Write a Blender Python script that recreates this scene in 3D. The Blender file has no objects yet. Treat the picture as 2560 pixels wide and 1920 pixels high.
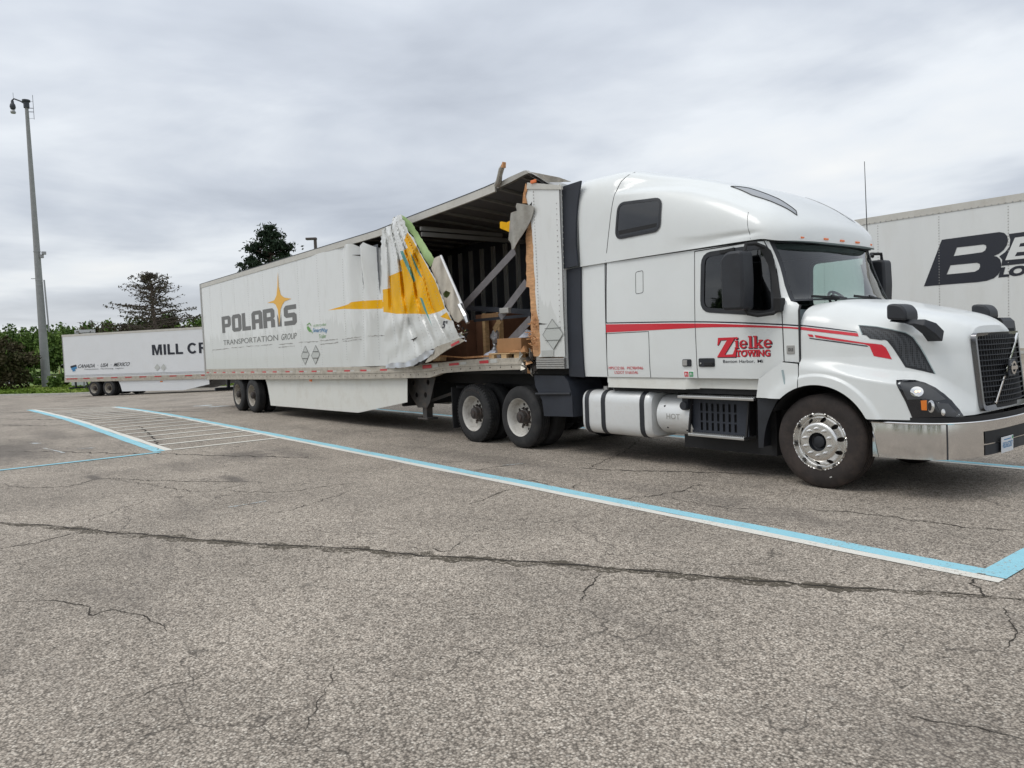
import bpy, bmesh, math, random
import numpy as np
from math import sin, cos, tan, pi, radians, sqrt, exp
from mathutils import Vector, Matrix
from mathutils.geometry import delaunay_2d_cdt
random.seed(7)
S = bpy.context.scene
COL = S.collection

# ------------------------------------------------------------------ camera
PW, PH = 2560, 1920
FOC, PITCH, ROLL, YAW, CAMH, CAMD = 1868.22, -0.05212, -0.0392, 0.9074, 1.6783, 7.4162
_f = Vector((-sin(YAW)*cos(PITCH), cos(YAW)*cos(PITCH), sin(PITCH)))
_r0 = Vector((cos(YAW), sin(YAW), 0)); _u0 = _r0.cross(_f)
CR = _r0*cos(ROLL)+_u0*sin(ROLL); CU = -_r0*sin(ROLL)+_u0*cos(ROLL); CF = _f
CP = Vector((0, -CAMD, CAMH))
cam = bpy.data.cameras.new('camera'); camo = bpy.data.objects.new('camera', cam); COL.objects.link(camo)
m3 = Matrix((CR, CU, -CF)).transposed()
camo.matrix_world = Matrix.Translation(CP) @ m3.to_4x4()
cam.sensor_width = 36; cam.sensor_fit = 'HORIZONTAL'; cam.lens = FOC/PW*36
cam.clip_start = .05; cam.clip_end = 3000
S.camera = camo

# ------------------------------------------------------------------ light
SUN_EL, SUN_AZ = radians(58), radians(200)     # azimuth: compass angle from +Y clockwise
w = bpy.data.worlds.new('World'); S.world = w; w.use_nodes = True
nt = w.node_tree; nt.nodes.clear(); N = nt.nodes.new; L = nt.links.new
def mnode(t, op, a=None, b=None, c=None):
    n = t.nodes.new('ShaderNodeMath'); n.operation = op
    for i, v in enumerate((a, b, c)):
        if v is None: continue
        if isinstance(v, (int, float)): n.inputs[i].default_value = v
        else: t.links.new(v, n.inputs[i])
    return n.outputs[0]
def ramp(t, fac, stops, interp='LINEAR'):
    n = t.nodes.new('ShaderNodeValToRGB'); n.color_ramp.interpolation = interp
    e = n.color_ramp.elements
    while len(e) < len(stops): e.new(.5)
    for k, (p, c) in enumerate(stops):
        e[k].position = p; e[k].color = (c, c, c, 1) if isinstance(c, (int, float)) else (*c, 1)
    t.links.new(fac, n.inputs[0]); return n.outputs[0]
def mixc(t, fac, a, b, mode='MIX'):
    n = t.nodes.new('ShaderNodeMix'); n.data_type = 'RGBA'; n.blend_type = mode
    for i, v in ((0, fac), (6, a), (7, b)):
        if isinstance(v, (int, float)): n.inputs[i].default_value = v
        elif isinstance(v, tuple): n.inputs[i].default_value = (*v, 1)
        else: t.links.new(v, n.inputs[i])
    return n.outputs[2]
def noise(t, vec, scale, detail=4, rough=.55, dist=0):
    n = t.nodes.new('ShaderNodeTexNoise'); n.inputs['Scale'].default_value = scale
    n.inputs['Detail'].default_value = detail; n.inputs['Roughness'].default_value = rough
    n.inputs['Distortion'].default_value = dist
    if vec is not None: t.links.new(vec, n.inputs['Vector'])
    return n.outputs['Fac']
def mapping(t, vec, scale=(1, 1, 1), loc=(0, 0, 0), rot=(0, 0, 0)):
    n = t.nodes.new('ShaderNodeMapping'); n.inputs['Scale'].default_value = scale
    n.inputs['Location'].default_value = loc; n.inputs['Rotation'].default_value = rot
    t.links.new(vec, n.inputs['Vector']); return n.outputs[0]
sky = N('ShaderNodeTexSky'); sky.sky_type = 'NISHITA'; sky.sun_disc = False
sky.sun_elevation = SUN_EL; sky.sun_rotation = SUN_AZ
tc = N('ShaderNodeTexCoord'); sep = N('ShaderNodeSeparateXYZ'); L(tc.outputs['Generated'], sep.inputs[0])
zc = mnode(nt, 'MAXIMUM', sep.outputs[2], 0.0)
den = mnode(nt, 'ADD', zc, .10)
cmb = N('ShaderNodeCombineXYZ')
L(mnode(nt, 'DIVIDE', sep.outputs[0], den), cmb.inputs[0]); L(mnode(nt, 'DIVIDE', sep.outputs[1], den), cmb.inputs[1])
cv = cmb.outputs[0]
n1 = noise(nt, mapping(nt, cv, (.42, .42, 1), (14.6, -3.1, 0)), 1.0, 5, .5, .35)
n2 = noise(nt, mapping(nt, cv, (1.1, 1.1, 1), (1.1, 7.2, 3)), 1.0, 6, .55, .3)
mixn = mnode(nt, 'ADD', mnode(nt, 'MULTIPLY', n1, .72), mnode(nt, 'MULTIPLY', n2, .28))
cloud = ramp(nt, mixn, [(.37, (.45, .49, .56)), (.46, (.61, .655, .725)), (.545, (.82, .86, .905)), (.66, (.97, .975, .965))])
# overcast sky: zenith a little brighter than the horizon everywhere
lift = mnode(nt, 'ADD', mnode(nt, 'MULTIPLY', zc, .55), .86)
lum = N('ShaderNodeVectorMath'); lum.operation = 'SCALE'; L(cloud, lum.inputs[0]); L(lift, lum.inputs['Scale'])
skys = N('ShaderNodeVectorMath'); skys.operation = 'SCALE'; L(sky.outputs[0], skys.inputs[0]); skys.inputs['Scale'].default_value = .1
hz = ramp(nt, zc, [(0.0, .35), (.16, 0.0)])
base = mixc(nt, hz, lum.outputs[0], (.93, .935, .92))
fin = mixc(nt, .07, base, skys.outputs[0])
bg = N('ShaderNodeBackground'); L(fin, bg.inputs[0]); bg.inputs[1].default_value = 1.0
wo = N('ShaderNodeOutputWorld'); L(bg.outputs[0], wo.inputs[0])
sun = bpy.data.lights.new('sun', 'SUN'); sun.energy = .95; sun.angle = radians(25); sun.color = (1, .965, .91)
suno = bpy.data.objects.new('sun', sun); COL.objects.link(suno)
sd = Vector((sin(SUN_AZ)*cos(SUN_EL), cos(SUN_AZ)*cos(SUN_EL), sin(SUN_EL)))
suno.rotation_euler = sd.to_track_quat('Z', 'Y').to_euler(); suno.location = (0, 0, 30)
vs = S.view_settings
vs.view_transform = 'Standard'; vs.look = 'None'; vs.exposure = 0.10; vs.gamma = 1

# ------------------------------------------------------------------ pixel -> place (distance always from a known plane)
def ray(px, py): return CR*((px-PW/2)/FOC)+CU*((PH/2-py)/FOC)+CF
def onY(px, py, Y=0.0):
    v = ray(px, py); return CP+v*((Y+CAMD)/v.y)
def onplane(px, py, P, n):
    v = ray(px, py); return CP+v*((Vector(P)-CP).dot(n)/v.dot(n))
def zt(x):                       # the lot falls away gently towards the far kerb
    t = max(0.0, -x-22.0); return -0.0215*(sqrt(t*t+49)-7) if t < 46 else -0.0215*(sqrt(46*46+49)-7)
def gnd(px, py):
    v = ray(px, py); z = 0.0
    for _ in range(40):
        p = CP+v*((z-CAMH)/v.z); z = .5*z+.5*zt(p.x)
    return CP+v*((z-CAMH)/v.z)
ZO = {1: (1400, 400), 2: (1960, 400), 3: (1400, 800), 4: (1960, 800), 5: (900, 400), 6: (900, 760), 7: (480, 600), 8: (0, 600)}
def Z(i, x, y): return ZO[i][0]+x*.27125, ZO[i][1]+y*.27125

# ------------------------------------------------------------------ materials
MATS = {}
def mat(name, col=(.5, .5, .5), rough=.5, metal=0.0, coat=0.0, spec=.5, vary=0.0, vscale=3.0, dirt=None, dscale=2.0, bump=0.0, bscale=200.0, emit=None, estr=0, stretch=(1, 1, 1)):
    m = bpy.data.materials.new(name); m.use_nodes = True; t = m.node_tree
    b = t.nodes['Principled BSDF']; b.inputs['Base Color'].default_value = (*col, 1)
    b.inputs['Roughness'].default_value = rough; b.inputs['Metallic'].default_value = metal
    b.inputs['Coat Weight'].default_value = coat; b.inputs['Coat Roughness'].default_value = .06
    b.inputs['Specular IOR Level'].default_value = spec
    c = None
    if vary or dirt or bump:
        g = t.nodes.new('ShaderNodeNewGeometry'); vec = mapping(t, g.outputs['Position'], stretch)
    if vary:
        f = noise(t, vec, vscale, 5, .6)
        c = mixc(t, ramp(t, f, [(.3, 0.0), (.7, 1.0)]), tuple(k*(1-vary) for k in col), tuple(min(1, k*(1+vary)) for k in col))
    if dirt:
        f = ramp(t, noise(t, vec, dscale, 8, .68), [(.48, 0.0), (.72, 1.0)])
        c = mixc(t, mnode(t, 'MULTIPLY', f, dirt[3]), c if c is not None else col, tuple(dirt[:3]))
    if c is not None: t.links.new(c, b.inputs['Base Color'])
    if bump:
        n = t.nodes.new('ShaderNodeBump'); n.inputs['Strength'].default_value = bump; n.inputs['Distance'].default_value = .004
        t.links.new(noise(t, vec, bscale, 3), n.inputs['Height']); t.links.new(n.outputs[0], b.inputs['Normal'])
    if emit: b.inputs['Emission Color'].default_value = (*emit, 1); b.inputs['Emission Strength'].default_value = estr
    MATS[name] = m; return m
def M(n): return MATS[n]
mat('white_paint', (.725, .745, .735), .32, coat=.35, vary=.02, vscale=1.2, dirt=(.55, .53, .47, .10), dscale=2.5)
mat('white_skirt', (.70, .70, .655), .45, vary=.03, dirt=(.42, .38, .31, .35), dscale=3)
mat('hood_seam', (.03, .03, .032), .7)
mat('red', (.62, .018, .035), .35, coat=.3)
mat('navy', (.008, .009, .022), .4)
mat('pinstripe_white', (.86, .86, .86), .4)
mat('black_plastic', (.018, .020, .025), .55, vary=.25, vscale=4)
mat('black_gloss', (.01, .011, .014), .12, coat=.5)
mat('fairing_black', (.020, .024, .034), .62, vary=.2, vscale=2)
mat('rubber', (.016, .016, .017), .85, vary=.3, vscale=8, bump=.3, bscale=90)
mat('tyre_brown', (.027, .021, .019), .8, vary=.3, vscale=6, dirt=(.085, .06, .048, .5), dscale=4, bump=.2, bscale=120)
mat('tyre', (.020, .020, .021), .82, vary=.3, vscale=6, dirt=(.055, .050, .044, .45), dscale=6, bump=.3, bscale=110)
mat('chrome', (.72, .71, .70), .10, metal=1, vary=.04, vscale=3)
mat('grille_chrome', (.20, .20, .21), .22, metal=1)
mat('steel_polish', (.76, .745, .72), .27, metal=1)
mat('alu', (.66, .66, .65), .30, metal=1, vary=.06, vscale=6)
mat('alu_dull', (.46, .45, .43), .48, metal=.75, vary=.12, vscale=5, dirt=(.22, .19, .15, .4), dscale=5)
mat('tank', (.74, .75, .745), .36, metal=.25, vary=.05, vscale=5, dirt=(.45, .41, .36, .35), dscale=5)
mat('rail', (.46, .42, .355), .55, metal=.15, vary=.12, vscale=5, dirt=(.20, .165, .125, .6), dscale=7)
mat('frame_black', (.011, .011, .012), .7, vary=.3, vscale=6)
mat('gear', (.055, .052, .050), .6, vary=.3, dirt=(.12, .085, .06, .6), dscale=6)
mat('rim_white', (.56, .54, .50), .5, vary=.08, vscale=8, dirt=(.20, .165, .13, .7), dscale=9)
mat('rim_old', (.36, .33, .28), .5, vary=.12, vscale=8, dirt=(.12, .085, .06, .7), dscale=9)
mat('hub', (.035, .030, .028), .6, vary=.3, dirt=(.11, .06, .04, .5), dscale=14)
mat('amber', (.75, .20, .02), .3, coat=.4)
mat('marker', (.60, .13, .03), .3, emit=(1, .30, .08), estr=.12)
mat('bulb', (.9, .6, .4), .2, emit=(1, .55, .2), estr=3)
mat('liner_grey', (.36, .44, .45), .7)
mat('cab_dark', (.06, .07, .074), .75)
mat('yellow', (.82, .425, .0), .5, spec=.25, vary=.06, vscale=3, dirt=(.60, .42, .12, .25), dscale=8)
mat('grey_letter', (.145, .145, .14), .5, vary=.08)
mat('thin_letter', (.14, .145, .135), .5)
mat('gold', (.80, .43, .045), .45)
mat('green_logo', (.14, .34, .085), .5); mat('blue_logo', (.045, .22, .44), .5)
mat('teal', (.10, .32, .30), .5, vary=.1); mat('foam_green', (.33, .47, .20), .7, vary=.12, vscale=5, bump=.5, bscale=30)
mat('liner_beige', (.50, .455, .38), .6, vary=.1, dirt=(.20, .165, .12, .5), dscale=7, stretch=(1, 1, .25))
mat('plywood', (.60, .335, .165), .7, vary=.25, vscale=9, dirt=(.36, .15, .06, .6), dscale=7, stretch=(1, 1, 4))
mat('ply_raw', (.50, .25, .11), .8, vary=.35, vscale=22)
mat('wood', (.56, .38, .20), .75, vary=.22, vscale=10, stretch=(.3, 1, 3))
mat('wood_dark', (.34, .20, .10), .8, vary=.2, vscale=10, stretch=(3, 3, .4))
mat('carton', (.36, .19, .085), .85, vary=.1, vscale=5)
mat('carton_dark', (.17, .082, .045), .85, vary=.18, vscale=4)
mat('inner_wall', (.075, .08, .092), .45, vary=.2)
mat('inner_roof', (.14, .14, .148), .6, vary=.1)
mat('bow', (.24, .235, .22), .55, vary=.1)
mat('strap', (.15, .14, .145), .6, vary=.15, vscale=10); mat('strap_dark', (.028, .032, .042), .6)
mat('foil', (.58, .60, .63), .38, metal=.6, bump=.5, bscale=30); mat('bag', (.62, .64, .72), .5, bump=1.0, bscale=25)
mat('torn_metal', (.40, .38, .34), .42, metal=.5, vary=.15, vscale=6, dirt=(.2, .17, .13, .5), dscale=8)
mat('charred', (.03, .024, .020), .9, vary=.4, vscale=20)
mat('tape_red', (.50, .02, .03), .35, vary=.15, vscale=10); mat('tape_white', (.50, .50, .47), .35)
mat('mark_black', (.012, .015, .026), .45)
mat('be_black', (.017, .019, .028), .45)
mat('plate', (.66, .68, .71), .4)
mat('decal_edge', (.11, .115, .11), .5); mat('decal_fill', (.50, .515, .49), .5)
mat('concrete_pole', (.27, .275, .275), .75, vary=.1, vscale=3, dirt=(.26, .26, .25, .4), dscale=2)
mat('metal_dark', (.045, .05, .06), .5, metal=.3); mat('metal_grey', (.33, .335, .34), .45, metal=.4)
mat('sign_back', (.50, .51, .52), .4, metal=.4)
mat('mill_white', (.72, .735, .75), .42, vary=.02, dirt=(.58, .57, .54, .25), dscale=1.5)
mat('be_white', (.70, .71, .695), .42, vary=.02, dirt=(.55, .53, .47, .30), dscale=1.3, stretch=(1.5, 1.5, .35))
mat('bark', (.085, .062, .048), .9, vary=.3, vscale=12, stretch=(1, 1, .3)); mat('bark_dead', (.115, .090, .075), .9, vary=.3, vscale=12)
mat('kerb', (.40, .385, .35), .8, vary=.12, vscale=3); mat('road', (.40, .39, .375), .85, vary=.1, vscale=1)
def leafmat(name, a, b, c):
    m = bpy.data.materials.new(name); m.use_nodes = True; t = m.node_tree; bs = t.nodes['Principled BSDF']
    o = t.nodes.new('ShaderNodeAttribute'); o.attribute_name = 'tint'
    t.links.new(ramp(t, o.outputs['Fac'], [(0, a), (.5, b), (1, c)]), bs.inputs['Base Color'])
    bs.inputs['Roughness'].default_value = .75; bs.inputs['Specular IOR Level'].default_value = .2
    MATS[name] = m
leafmat('leaf', (.036, .068, .014), (.080, .138, .026), (.135, .20, .046))
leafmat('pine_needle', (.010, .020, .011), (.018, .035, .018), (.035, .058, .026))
leafmat('spruce_needle', (.040, .030, .024), (.066, .055, .040), (.085, .088, .050))
leafmat('rust_leaf', (.046, .036, .018), (.066, .060, .026), (.065, .105, .026))
leafmat('grassblade', (.085, .14, .015), (.155, .235, .030), (.24, .29, .07))
def glassmat(name, tint, refl=1.0):
    m = bpy.data.materials.new(name); m.use_nodes = True; t = m.node_tree; t.nodes.clear()
    o = t.nodes.new('ShaderNodeOutputMaterial'); tr = t.nodes.new('ShaderNodeBsdfTransparent'); tr.inputs[0].default_value = (*tint, 1)
    g = t.nodes.new('ShaderNodeBsdfGlossy'); g.inputs['Roughness'].default_value = .02
    fr = t.nodes.new('ShaderNodeFresnel'); fr.inputs[0].default_value = 1.5
    mx = t.nodes.new('ShaderNodeMixShader'); t.links.new(mnode(t, 'MULTIPLY', fr.outputs[0], refl), mx.inputs[0])
    t.links.new(tr.outputs[0], mx.inputs[1]); t.links.new(g.outputs[0], mx.inputs[2]); t.links.new(mx.outputs[0], o.inputs[0])
    MATS[name] = m
glassmat('screen_glass', (.70, .84, .80), 1.8); glassmat('tint_glass', (.10, .105, .115), 2.4)
# asphalt
def asphalt_nodes(t):
    g = t.nodes.new('ShaderNodeNewGeometry'); pos = g.outputs['Position']
    def vor(scale):
        v = t.nodes.new('ShaderNodeTexVoronoi'); v.inputs['Scale'].default_value = scale; t.links.new(pos, v.inputs['Vector']); return v
    v1 = vor(88); v2 = vor(37)
    h1 = t.nodes.new('ShaderNodeSeparateColor'); t.links.new(v1.outputs['Color'], h1.inputs[0])
    h2 = t.nodes.new('ShaderNodeSeparateColor'); t.links.new(v2.outputs['Color'], h2.inputs[0])
    c = ramp(t, h1.outputs[0], [(0, (.11, .095, .08)), (.20, (.255, .218, .181)), (.5, (.416, .361, .301)), (.85, (.575, .506, .426)), (1, (.765, .70, .606))])
    c = mixc(t, .35, c, ramp(t, h2.outputs[1], [(0, (.182, .155, .127)), (.6, (.405, .351, .293)), (1, (.556, .488, .408))]))
    gap = ramp(t, v1.outputs['Distance'], [(.35, 1.0), (.75, .42)])
    c = mixc(t, 1.0, c, gap, 'MULTIPLY')
    big = ramp(t, noise(t, pos, .55, 6, .62), [(.30, .80), (.62, 1.12)])
    c = mixc(t, 1.0, c, big, 'MULTIPLY')
    st = noise(t, mapping(t, pos, (.35, .9, 1), (3, 1, 0)), .9, 7, .66, .4)
    c = mixc(t, ramp(t, st, [(.54, 0.0), (.74, .62)]), c, (.12, .105, .092))
    med = ramp(t, noise(t, pos, 9, 4, .6), [(.3, .88), (.7, 1.10)])
    c = mixc(t, 1.0, c, med, 'MULTIPLY')
    wv = t.nodes.new('ShaderNodeTexNoise'); wv.inputs['Scale'].default_value = 1.7; wv.inputs['Detail'].default_value = 5; t.links.new(pos, wv.inputs['Vector'])
    ad = t.nodes.new('ShaderNodeVectorMath'); ad.operation = 'MULTIPLY_ADD'; t.links.new(wv.outputs['Color'], ad.inputs[0]); ad.inputs[1].default_value = (.9, .9, 0); t.links.new(pos, ad.inputs[2])
    v3 = t.nodes.new('ShaderNodeTexVoronoi'); v3.feature = 'DISTANCE_TO_EDGE'; v3.inputs['Scale'].default_value = .75; v3.voronoi_dimensions = '2D'; t.links.new(ad.outputs[0], v3.inputs['Vector'])
    hair = mnode(t, 'MULTIPLY', ramp(t, v3.outputs['Distance'], [(.0015, 1.0), (.0075, 0.0)]), ramp(t, noise(t, pos, .8, 4, .6), [(.44, 0.0), (.56, .85)]))
    c = mixc(t, hair, c, (.06, .052, .045))
    bn = t.nodes.new('ShaderNodeBump'); bn.inputs['Strength'].default_value = .55; bn.inputs['Distance'].default_value = .006; bn.invert = True
    t.links.new(v1.outputs['Distance'], bn.inputs['Height'])
    return pos, c, bn.outputs[0]
SPOTS = [(-17.5, -6.3, 2.6, 1.1, .6), (-20.5, -5.2, 2.0, .5, .45), (-12.6, -3.3, 1.0, .5, .55), (-12.4, -2.6, 1.5, .35, .4), (-10.4, -4.2, .5, .16, .7), (-12.2, -5.6, .45, .12, .7), (-5.0, -1.1, 1.8, .35, .35), (-8.6, -.9, 2.2, .4, .35), (-4.4, -3.9, .09, .07, .9), (-6.6, 1.1, 3.6, .9, .55), (-15.5, 1.0, 6.0, .8, .35)]
def asphaltmat(name, paint=None, wear=.45):
    m = bpy.data.materials.new(name); m.use_nodes = True; t = m.node_tree; b = t.nodes['Principled BSDF']
    pos, c, bn = asphalt_nodes(t)
    if not paint:     # oil and tyre grime, plus shade painted under the tractor and trailer
        nn = noise(t, pos, 2.3, 6, .65)
        for sx, sy, rx_, ry_, am in SPOTS:
            v_ = t.nodes.new('ShaderNodeVectorMath'); v_.operation = 'LENGTH'
            t.links.new(mapping(t, pos, (1/rx_, 1/ry_, 0), (-sx/rx_, -sy/ry_, 0)), v_.inputs[0])
            d_ = mnode(t, 'ADD', v_.outputs['Value'], mnode(t, 'MULTIPLY', mnode(t, 'SUBTRACT', nn, .5), 1.5))
            c = mixc(t, mnode(t, 'MULTIPLY', ramp(t, d_, [(.35, 1.0), (1.0, 0.0)]), am), c, (.085, .075, .068))
    if paint:
        f1 = noise(t, pos, 38, 6, .7); f2 = noise(t, pos, 2.2, 4, .6)
        f = mnode(t, 'ADD', mnode(t, 'MULTIPLY', f1, .75), mnode(t, 'MULTIPLY', f2, .35))
        k = ramp(t, f, [(wear-.03, 0.0), (wear+.05, 1.0)])
        pc = mixc(t, noise(t, pos, 6, 5, .6), tuple(q*.86 for q in paint), tuple(min(1, q*1.08) for q in paint))
        c = mixc(t, k, c, pc)
    b.inputs['Roughness'].default_value = .9; b.inputs['Specular IOR Level'].default_value = .25
    t.links.new(c, b.inputs['Base Color']); t.links.new(bn, b.inputs['Normal']); MATS[name] = m
asphaltmat('asphalt'); asphaltmat('line_blue', (.29, .57, .66), .445); asphaltmat('line_white', (.68, .66, .60), .435)
asphaltmat('line_faded', (.52, .58, .60), .55); asphaltmat('line_thin', (.70, .68, .61), .37)
asphaltmat('crack', (.040, .034, .028), .40); asphaltmat('crack_dirt', (.085, .072, .054), .50)
def grassmat():
    m = bpy.data.materials.new('grass'); m.use_nodes = True; t = m.node_tree; b = t.nodes['Principled BSDF']
    g = t.nodes.new('ShaderNodeNewGeometry')
    a = noise(t, g.outputs['Position'], .5, 6, .65); c = noise(t, g.outputs['Position'], 9, 6, .7)
    f = mnode(t, 'ADD', mnode(t, 'MULTIPLY', a, .6), mnode(t, 'MULTIPLY', c, .4))
    t.links.new(ramp(t, f, [(.3, (.05, .085, .012)), (.5, (.115, .18, .025)), (.7, (.20, .24, .055))]), b.inputs['Base Color'])
    b.inputs['Roughness'].default_value = .95; MATS['grass'] = m
grassmat()
# trailer skin: white sheet, washed-out dirt with drip edges along the lower half
def skinmat():
    m = bpy.data.materials.new('trailer_skin'); m.use_nodes = True; t = m.node_tree; b = t.nodes['Principled BSDF']
    g = t.nodes.new('ShaderNodeNewGeometry'); pos = g.outputs['Position']
    sp = t.nodes.new('ShaderNodeSeparateXYZ'); t.links.new(pos, sp.inputs[0])
    drip = noise(t, mapping(t, pos, (2.2, 2.2, .35)), 1.6, 6, .6)
    drip2 = noise(t, mapping(t, pos, (7, 7, .5)), 1.6, 4, .6)
    hgt = mnode(t, 'ADD', sp.outputs[2], mnode(t, 'ADD', mnode(t, 'MULTIPLY', mnode(t, 'SUBTRACT', drip, .5), 1.6), mnode(t, 'MULTIPLY', mnode(t, 'SUBTRACT', drip2, .5), .7)))
    k = ramp(t, mnode(t, 'SUBTRACT', hgt, 1.9), [(.36, 1.0), (.42, 0.0)])
    fine = noise(t, mapping(t, pos, (1, 1, .3)), 5, 7, .65)
    c = mixc(t, k, (.715, .725, .71), (.635, .645, .625))
    c = mixc(t, ramp(t, fine, [(.5, 0.0), (.8, .35)]), c, (.50, .49, .45))
    t.links.new(c, b.inputs['Base Color']); b.inputs['Roughness'].default_value = .30
    b.inputs['Coat Weight'].default_value = .15
    bn = t.nodes.new('ShaderNodeBump'); bn.inputs['Strength'].default_value = .25; bn.inputs['Distance'].default_value = .02
    t.links.new(noise(t, mapping(t, pos, (1, 1, .25)), 1.3, 2), bn.inputs['Height']); t.links.new(bn.outputs[0], b.inputs['Normal'])
    MATS['trailer_skin'] = m
skinmat()
def meshmat():
    m = bpy.data.materials.new('vent_mesh'); m.use_nodes = True; t = m.node_tree; b = t.nodes['Principled BSDF']
    g = t.nodes.new('ShaderNodeNewGeometry'); v = t.nodes.new('ShaderNodeTexVoronoi'); v.inputs['Scale'].default_value = 55; v.inputs['Randomness'].default_value = .1
    t.links.new(g.outputs['Position'], v.inputs['Vector'])
    t.links.new(ramp(t, v.outputs['Distance'], [(.3, (.006, .006, .008)), (.55, (.05, .055, .062))]), b.inputs['Base Color'])
    b.inputs['Roughness'].default_value = .5; MATS['vent_mesh'] = m
meshmat()
# ------------------------------------------------------------------ mesh helpers
def pchip(pts):
    pts = sorted(pts); X = [p[0] for p in pts]; Y = [p[1] for p in pts]; n = len(X)
    dl = [(Y[i+1]-Y[i])/(X[i+1]-X[i]) for i in range(n-1)]
    d = [dl[0]]+[0 if dl[i-1]*dl[i] <= 0 else 2*dl[i-1]*dl[i]/(dl[i-1]+dl[i]) for i in range(1, n-1)]+[dl[-1]]
    def f(x):
        if x <= X[0]: return Y[0]
        if x >= X[-1]: return Y[-1]
        i = 0
        while x > X[i+1]: i += 1
        h = X[i+1]-X[i]; t = (x-X[i])/h
        return (1+2*t)*(1-t)**2*Y[i]+t*(1-t)**2*h*d[i]+t*t*(3-2*t)*Y[i+1]+t*t*(t-1)*h*d[i+1]
    return f
def sstep(a, b, x):
    t = min(1, max(0, (x-a)/(b-a))); return t*t*(3-2*t)
class MB:
    def __init__(s): s.v = []; s.f = []; s.m = []
    def add(s, vs, fs, mi=0):
        o = len(s.v); s.v += [tuple(v) for v in vs]; s.f += [tuple(i+o for i in f) for f in fs]; s.m += [mi]*len(fs); return s
    def box(s, x0, x1, y0, y1, z0, z1, mi=0):
        v = [(x, y, z) for x in (x0, x1) for y in (y0, y1) for z in (z0, z1)]
        return s.add(v, [(0, 1, 3, 2), (4, 6, 7, 5), (0, 4, 5, 1), (2, 3, 7, 6), (0, 2, 6, 4), (1, 5, 7, 3)], mi)
    def bar(s, a, b, w, h, up=(0, 0, 1), mi=0):
        a, b = Vector(a), Vector(b); d = (b-a).normalized(); u = Vector(up); sd = d.cross(u)
        if sd.length < 1e-4: sd = d.cross(Vector((1, 0, 0)))
        sd.normalize(); u = sd.cross(d)
        v = [p+sd*(i*w/2)+u*(j*h/2) for p in (a, b) for i, j in ((-1, -1), (1, -1), (1, 1), (-1, 1))]
        return s.add(v, [(3, 2, 1, 0), (4, 5, 6, 7), (0, 1, 5, 4), (1, 2, 6, 5), (2, 3, 7, 6), (3, 0, 4, 7)], mi)
    def tube(s, path, r, n=8, mi=0, caps=True):
        P = [Vector(p) for p in path]; rs = r if isinstance(r, (list, tuple)) else [r]*len(P); vs = []; u = None
        for i, p in enumerate(P):
            d = (P[min(i+1, len(P)-1)]-P[max(i-1, 0)]).normalized()
            if u is None: u = d.orthogonal().normalized()
            u = (u-d*u.dot(d)).normalized(); w_ = d.cross(u)
            vs += [p+(u*cos(2*pi*k/n)+w_*sin(2*pi*k/n))*rs[i] for k in range(n)]
        fs = [(i*n+k, i*n+(k+1) % n, (i+1)*n+(k+1) % n, (i+1)*n+k) for i in range(len(P)-1) for k in range(n)]
        if caps: fs += [tuple(range(n-1, -1, -1)), tuple((len(P)-1)*n+k for k in range(n))]
        return s.add(vs, fs, mi)
    def lathe(s, prof, c, n=32, mi=0):           # axis along Y; prof = [(r, dy)]
        vs = [(c[0]+r*cos(2*pi*k/n), c[1]+dy, c[2]+r*sin(2*pi*k/n)) for r, dy in prof for k in range(n)]
        fs = [(i*n+k, i*n+(k+1) % n, (i+1)*n+(k+1) % n, (i+1)*n+k) for i in range(len(prof)-1) for k in range(n)]
        return s.add(vs, fs, mi)
    def lathez(s, prof, c, n=24, mi=0):          # axis along Z; prof = [(r, z)]
        vs = [(c[0]+r*cos(2*pi*k/n), c[1]+r*sin(2*pi*k/n), c[2]+z) for r, z in prof for k in range(n)]
        fs = [(i*n+k, i*n+(k+1) % n, (i+1)*n+(k+1) % n, (i+1)*n+k) for i in range(len(prof)-1) for k in range(n)]
        return s.add(vs, fs, mi)
    def grid(s, fn, nu, nv, mi=0, mf=None):
        vs = [fn(i/nu, j/nv) for i in range(nu+1) for j in range(nv+1)]
        o = len(s.v); s.v += [tuple(v) for v in vs]
        for i in range(nu):
            for j in range(nv):
                a = o+i*(nv+1)+j; s.f.append((a, a+1, a+nv+2, a+nv+1)); s.m.append(mf((i+.5)/nu, (j+.5)/nv) if mf else mi)
        return s
    def prism(s, poly, y0, y1, mi=0):            # poly in (x, z), extruded along y
        n = len(poly); vs = [(x, y0, z) for x, z in poly]+[(x, y1, z) for x, z in poly]
        fs = [tuple(range(n)), tuple(range(2*n-1, n-1, -1))]+[(i, n+i, n+(i+1) % n, (i+1) % n) for i in range(n)]
        return s.add(vs, fs, mi)
    def build(s, name, mats, parent=None, smooth=False, bevel=0, solid=0, angle=35, recalc=True):
        me = bpy.data.meshes.new(name)
        V = np.array(s.v, dtype=float); org = (V.min(0)+V.max(0))/2; org[2] = V[:, 2].min()
        me.from_pydata((V-org).tolist(), [], s.f)
        for m in (mats if isinstance(mats, (list, tuple)) else [mats]): me.materials.append(M(m))
        if any(s.m): me.polygons.foreach_set('material_index', s.m)
        if recalc:
            bm = bmesh.new(); bm.from_mesh(me); bmesh.ops.recalc_face_normals(bm, faces=bm.faces); bm.to_mesh(me); bm.free()
        o = bpy.data.objects.new(name, me); COL.objects.link(o); o.location = org
        if smooth: me.shade_smooth() if smooth is True and angle >= 180 else sharp(me, angle)
        if solid:
            md = o.modifiers.new('thick', 'SOLIDIFY'); md.thickness = abs(solid); md.offset = -1 if solid > 0 else 1
            if smooth:
                es = o.modifiers.new('edges', 'EDGE_SPLIT'); es.split_angle = radians(45)
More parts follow.
